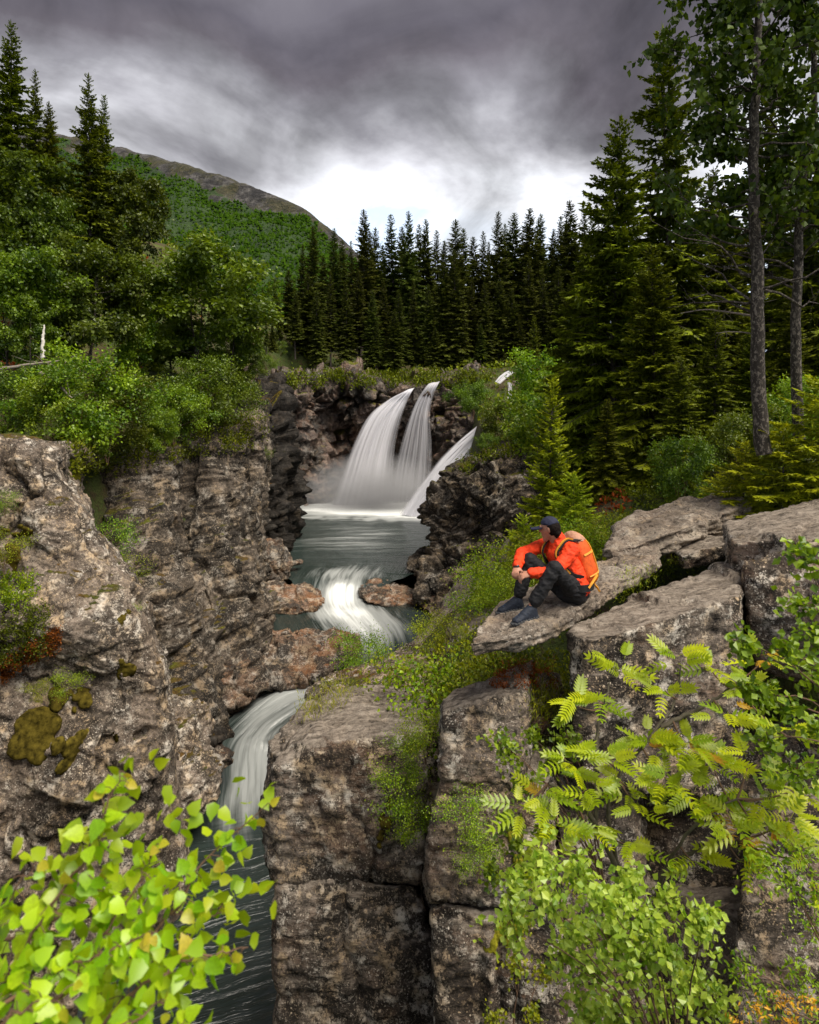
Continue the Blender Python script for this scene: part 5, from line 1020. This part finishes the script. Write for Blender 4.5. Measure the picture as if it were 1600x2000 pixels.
# ------------------------------------------------------------------ foreground foliage
def leaf_shape(n=7, wd=.42, serr=.05, curl=.16, tipp=1.0):
    """a single blade: pointed oval with toothed rim, folded at the midrib"""
    f = np.linspace(0, 1, n); wv = wd*np.sin(math.pi*f**.62)**.85*(1-.25*f); wv[0] = .02; wv[-1] = 0
    wv = wv+serr*wd*np.where(np.arange(n) % 2, 1, -1)*(f > .1)*(f < .95)
    z = -curl*f**2; c = np.stack([0*f, f, z], -1); l = np.stack([-wv, f-.02, z+.22*wv], -1); r = np.stack([wv, f-.02, z+.22*wv], -1)
    V = np.concatenate([c, l, r]); i = np.arange(n-1)
    return V, np.concatenate([np.stack([i, i+1, i+1+n, i+n], -1), np.stack([i+1, i, i+2*n, i+1+2*n], -1)])
def rowan_shape(pairs=6, droop=.25):
    bag = Bag(); s = np.linspace(0, 1, 8); ax_ = np.stack([0*s, s, -droop*s*s], -1); bag.add(*tube(ax_, .008, 3))
    lv, lf = leaf_shape(5, .20, .06, .12)
    for k in range(pairs):
        f = .28+.66*k/(pairs-1); b = np.array([0, f, -droop*f*f]); ln = .40*(1-.35*abs(f-.5))
        for sg in (-1, 1):
            a = sg*(1.08-.35*f); c_, s_ = math.cos(a), math.sin(a); q = lv*ln
            bag.add(np.stack([q[:, 0]*c_+q[:, 1]*s_, -q[:, 0]*s_+q[:, 1]*c_, q[:, 2]], -1)+b, lf)
    q = lv*.36; bag.add(q+A(0, .97, -droop*.95), lf); V, Fa, _ = bag.get(); return V, Fa
def near_leaf_mat(name, a, b, tr=.5):
    m, t = new_mat(name); oi = t.n('ShaderNodeObjectInfo').outputs['Random']; co = t.n('ShaderNodeTexCoord').outputs['Object']
    n = t.noise(co, 5, 3); hs = t.mix(oi, a, b); hs = t.mix(1, hs, t.ramp(n, [(.3, .8), (.7, 1.15)]), 'MULTIPLY')
    d_ = t.n('ShaderNodeBsdfDiffuse', Color=hs); tl = t.n('ShaderNodeBsdfTranslucent', Color=t.mix(1, hs, (1.2, 1.15, .6), 'MULTIPLY'))
    mx = t.n('ShaderNodeMixShader', i0=tr, i1=d_.outputs[0], i2=tl.outputs[0]); g_ = t.n('ShaderNodeBsdfGlossy', Roughness=.4)
    finish(t, t.n('ShaderNodeMixShader', i0=.035, i1=mx.outputs[0], i2=g_.outputs[0]).outputs[0]); return m
M['leafA'] = near_leaf_mat('foreground_leaf', (.23, .47, .008), (.52, .70, .012))
M['leafY'] = near_leaf_mat('foreground_leaf_tip', (.55, .55, .03), (.62, .50, .05))
M['leafR'] = near_leaf_mat('rowan_blade', (.26, .40, .010), (.58, .64, .012))
M['leafO'] = near_leaf_mat('rowan_blade_turning', (.60, .30, .03), (.62, .42, .03))
def put_leaf(me, mat, p, d, n, ln, parent):
    d, s, u = frames(d[None], n[None]); o = bpy.data.objects.new('leaf', me); C.objects.link(o); o.parent = parent
    from mathutils import Matrix
    m_ = np.eye(4); m_[:3, 0] = s[0]*ln; m_[:3, 1] = d[0]*ln; m_[:3, 2] = u[0]*ln; m_[:3, 3] = p; o.matrix_local = Matrix(m_.tolist())
    if not me.materials: me.materials.append(mat)
    o.material_slots[0].link = 'OBJECT'; o.material_slots[0].material = mat
LV = [mk_mesh('leaf', *leaf_shape(8, .44, .05, c_)) for c_ in (.08, .2, .32)]
rg = np.random.default_rng(77)
fb = P(60, 2150, 1.15); bough = empty('birch_bough', fb, label='bright green birch bough with large leaves in the lower left corner', cat='branch')
tw = [([(-60, 2080, 1.1), (60, 1830, 1.12), (150, 1700, 1.15), (200, 1600, 1.17), (236, 1505, 1.2)], 34), ([(0, 2090, 1.15), (150, 1900, 1.15), (250, 1760, 1.2), (305, 1650, 1.22)], 30), ([(90, 2090, 1.2), (230, 1900, 1.22), (340, 1780, 1.25), (400, 1680, 1.28), (525, 1572, 1.32)], 34),
      ([(120, 2090, 1.1), (270, 1930, 1.12), (380, 1870, 1.15), (482, 1850, 1.18)], 30), ([(-90, 1920, 1.05), (0, 1780, 1.1), (62, 1690, 1.12)], 16), ([(-80, 2010, 1.0), (80, 1920, 1.05), (200, 1860, 1.1), (310, 1820, 1.12)], 30), ([(90, 2110, 1.0), (230, 2010, 1.02), (330, 1950, 1.05)], 20), ([(-80, 2060, .95), (30, 1980, .98), (120, 1940, 1.0)], 18), ([(-80, 1850, 1.2), (30, 1830, 1.2), (140, 1780, 1.22), (230, 1690, 1.25)], 22), ([(150, 2110, 1.3), (300, 1880, 1.3), (400, 1800, 1.32), (440, 1760, 1.33)], 20), ([(290, 2120, 1.1), (330, 2060, 1.1), (350, 2000, 1.1)], 8)]
tb = Bag()
for line, n in tw:
    n = int(n*1.12)
    pts = crspline([P(*q) for q in line], 20)-fb; s = np.linspace(0, 1, 20); pts = pts+rg.normal(0, .003, pts.shape); bag = Bag(); bag.add(*tube(pts, .0042*(1-.75*s), 5))
    for i in range(n):
        f = .10+.90*(i+rg.random())/n; p = np.array([np.interp(f, s, pts[:, k]) for k in range(3)]); dd = norm(rg.normal(0, 1, 3)*A(1, .5, .8)+A(.15, 0, -.05)); st = rg.uniform(.012, .050)*(1.15-.7*f); q = p+dd*st
        bag.add(*tube([p, (p+q)/2+A(0, 0, .003), q], .0010, 3))
        put_leaf(LV[rg.integers(0, 3)], M['leafY'] if (f > .93 or rg.random() < .03) else M['leafA'], q, norm(dd+rg.normal(0, .4, 3)+A(0, -.1, -.5)), norm(rg.normal(0, .45, 3)+A(0, -.8, .6)), rg.uniform(.025, .038)*(1.05-.35*(f > .85)), bough)
    obj('twig', bag.mesh('twig'), M['twig'], bough)
    m2 = int(n*1.5); fo_ = Bag(); lv, lf = leaf_shape(6, .44, .05, .2)
    for i in range(m2):
        f = .05+.93*rg.random(); p = np.array([np.interp(f, s, pts[:, k]) for k in range(3)])+A(0, .07, 0)+rg.normal(0, .030, 3); ln_ = rg.uniform(.026, .040)
        d_, s_, u_ = frames(norm(rg.normal(0, .8, 3)+A(.1, 0, -.5))[None], norm(rg.normal(0, .5, 3)+A(0, -.7, .6))[None])
        fo_.add(p+ln_*(lv[:, :1]*s_+lv[:, 1:2]*d_+lv[:, 2:]*u_), lf, rg.random())
    o_ = obj('foliage', fo_.mesh('foliage'), M['near_leaf'], bough); o_['kind'] = 'stuff'

RV = [mk_mesh('leaf', *rowan_shape(p_, d_)) for p_, d_ in ((6, .15), (7, .35), (5, .5))]
rb = P(1290, 2060, 3.3); rowan = empty('rowan_sapling', rb, label='bright rowan sapling with feathered leaves in front of the large block', cat='rowan')
rl = [[(1300, 2080, 3.3), (1255, 1880, 3.3), (1212, 1720, 3.3), (1165, 1610, 3.3), (1120, 1560, 3.25), (1070, 1530, 3.2)], [(1212, 1720, 3.3), (1190, 1560, 3.35), (1245, 1470, 3.35), (1320, 1370, 3.4), (1330, 1300, 3.4)], [(1165, 1610, 3.3), (1120, 1520, 3.4), (1090, 1460, 3.45)], [(1255, 1880, 3.3), (1300, 1700, 3.2), (1370, 1600, 3.1), (1440, 1560, 3.05)], [(1240, 1820, 3.3), (1200, 1780, 3.1), (1150, 1720, 3.05)], [(1300, 1700, 3.2), (1360, 1660, 3.2), (1440, 1640, 3.2)], [(1165, 1600, 3.3), (1165, 1450, 3.5), (1180, 1370, 3.55), (1200, 1310, 3.6)], [(1290, 1420, 3.4), (1390, 1370, 3.4), (1440, 1330, 3.4)]]
for line in rl:
    pts = crspline([P(*q) for q in line], 18)-rb; s = np.linspace(0, 1, 18); r0 = .026 if line is rl[0] else .013; bag = Bag(); bag.add(*tube(pts+rg.normal(0, .004, pts.shape), r0*(1-.72*s), 6)); obj('branch', bag.mesh('branch'), M['twigd'] if 'twigd' in M else M['bark'], rowan)
cl = [(1205, 1310, 3.6, 7), (1170, 1372, 3.55, 7), (1130, 1380, 3.5, 5), (1300, 1350, 3.4, 6), (1330, 1300, 3.4, 5), (1270, 1445, 3.35, 12), (1340, 1455, 3.3, 12), (1390, 1490, 3.25, 10), (1420, 1400, 3.3, 6), (1450, 1335, 3.4, 7), (1390, 1310, 3.4, 5), (1490, 1290, 3.4, 5), (1120, 1490, 3.3, 8), (1175, 1480, 3.3, 8), (1060, 1550, 3.2, 7), (1090, 1610, 3.1, 8), (1150, 1620, 3.1, 6), (1430, 1610, 3.0, 8), (1445, 1680, 3.1, 7), (1350, 1560, 3.2, 7), (1225, 1650, 3.15, 7), (1400, 1580, 3.1, 6), (1540, 1600, 3.1, 7), (1490, 1560, 3.1, 7), (1230, 1540, 3.3, 7), (1300, 1520, 3.2, 8), (1010, 1580, 3.2, 5), (1580, 1680, 3.0, 7), (1360, 1690, 3.1, 5), (1090, 1690, 3.1, 5), (1500, 1640, 3.0, 8), (1560, 1540, 3.0, 8), (1460, 1500, 3.1, 7), (1540, 1440, 3.1, 6), (1250, 1580, 3.2, 6), (1150, 1540, 3.2, 6)]
allr = np.concatenate([crspline([P(*q) for q in l_], 18) for l_ in rl])
for px, py, d_, n in cl:
    c = P(px, py, d_); a0 = rg.random()*6.28; j = np.linalg.norm(allr-c, axis=1).argmin(); bag = Bag(); s = np.linspace(0, 1, 7)[:, None]
    bag.add(*tube(allr[j]*(1-s)+c*s-A(0, 0, .08)*np.sin(s*math.pi)*np.linalg.norm(c-allr[j])-rb, .006*(1-.5*s[:, 0]), 5)); obj('twig', bag.mesh('twig'), M['twig'], rowan)
    for k in range(int(n*1.25)):
        az = a0+k*2.4; el = rg.uniform(-.25, .75); dd = norm(A(math.cos(az), math.sin(az)*.7-.2, el))
        put_leaf(RV[rg.integers(0, 3)], M['leafO'] if rg.random() < .045 else M['leafR'], c-rb+dd*.02+rg.normal(0, .02, 3), dd, norm(A(0, -.5, 1)+rg.normal(0, .35, 3)), rg.uniform(.085, .135), rowan)

def spray(name, label, base, clusters, mat, leaf, twig_r=.004, cat='bush', wr=.8, up=-.2):
    """leafy boughs: a stem to every cluster, leaves hung round its end"""
    b = P(*base); e = empty(name, b, label=label, cat=cat); tb, cb = Bag(), Bag()
    for px, py, d_, rp, n in clusters:
        c = P(px, py, d_); r_ = rp/F*d_; s = np.linspace(0, 1, 8)[:, None]; pts = b*(1-s)+c*s+A(0, 0, .18)*np.sin(s*math.pi)*np.linalg.norm(c-b)*.6
        tb.add(*tube(pts-b+rg.normal(0, .008, pts.shape), twig_r*(1.4-s[:, 0]), 5)); ends = []
        for k in range(9):
            d2 = norm(rg.normal(0, 1, 3)*A(1, .8, .8)); q = np.linspace(0, 1, 5)[:, None]; p2 = c-d2*r_*.2+d2*q*r_*rg.uniform(.6, 1.15)+A(0, 0, -.15)*q*q*r_; tb.add(*tube(p2-b, twig_r*.35*(1.2-q[:, 0]), 3)); ends.append(p2)
        ends = np.array(ends); i = rg.integers(0, 9, n); f = rg.uniform(0, 3.99, n); j = f.astype(int); g_ = (f-j)[:, None]
        p = ends[i, j]*(1-g_)+ends[i, j+1]*g_+rg.normal(0, r_*.16, (n, 3)); ll = leaf*rg.uniform(.65, 1.3, n)
        leafcloud(cb, p-b, norm(rg.normal(0, .7, (n, 3))+A(.2, 0, up)), norm(rg.normal(0, .6, (n, 3))+A(0, -.4, .8)), ll, ll*wr, np.clip(rg.normal(.5, .28, n), 0, 1), .14, .42)
    obj('stem', tb.mesh('stem'), M['twig'], e); o = obj('foliage', cb.mesh('foliage', False), M[mat], e); o['kind'] = 'stuff'
spray('birch_bush', 'pale green wind blown birch in the lower right foreground', (1330, 2150, 2.9), [(x_, y_, rg.uniform(2.6, 3.2), rg.uniform(60, 95), 190) for x_, y_ in [(1010, 1720), (1070, 1760), (1130, 1700), (1180, 1760), (1230, 1720), (1000, 1790), (1200, 1830), (1260, 1800), (1130, 1820), (1160, 1900), (1240, 1890), (1300, 1860), (1200, 1980), (1290, 1960), (1350, 1920), (1150, 1980), (1310, 1760), (1060, 1690), (1370, 1800), (1400, 1960), (1100, 1860)]], 'palebirch', .034)
spray('birch_bush', 'darker leafy bough hanging in at the right edge', (1720, 1500, 2.8), [(x_, y_, rg.uniform(2.5, 3.0), rg.uniform(50, 80), 120) for x_, y_ in [(1570, 1180), (1540, 1260), (1590, 1320), (1530, 1380), (1590, 1420), (1500, 1440), (1560, 1500), (1480, 1350), (1600, 1240), (1450, 1260), (1560, 1080)]], 'birchlit', .034)
spray('birch_bush', 'small leaved green bough over the speckled cliff block', (1180, 1720, 3.6), [(x_, y_, rg.uniform(3.4, 3.8), rg.uniform(36, 55), 110) for x_, y_ in [(1000, 1470), (1040, 1440), (1080, 1480), (1020, 1530), (980, 1450), (1110, 1440), (1060, 1620), (1010, 1650), (960, 1700), (1030, 1700), (990, 1600), (1130, 1560)]], 'birchlit', .030)
spray('birch_bush', 'yellow green growth along the lower right edge', (1700, 2100, 3.0), [(x_, y_, rg.uniform(2.7, 3.2), rg.uniform(55, 85), 150) for x_, y_ in [(1560, 1660), (1590, 1740), (1540, 1720), (1500, 1690), (1590, 1820), (1560, 1900), (1500, 1960), (1590, 1980), (1450, 1900)]], 'fern', .026, wr=.4)
spray('juniper_bush', 'orange tipped low bush in the lower right corner', (1600, 2120, 2.9), [(x_, y_, 2.8, 40, 70) for x_, y_ in [(1480, 1970), (1530, 1950), (1580, 1960), (1550, 2000), (1440, 2000)]], 'orange_leaf', .020, wr=.35)
spray('rowan_shoot', 'hanging green shoots left of the rowan on the cliff', (1000, 2080, 4.6), [(x_, y_, rg.uniform(4.5, 4.8), rg.uniform(30, 50), 120) for x_, y_ in [(1010, 1880), (1060, 1900), (960, 1990), (1040, 1980), (1020, 1800)]], 'fern', .03)
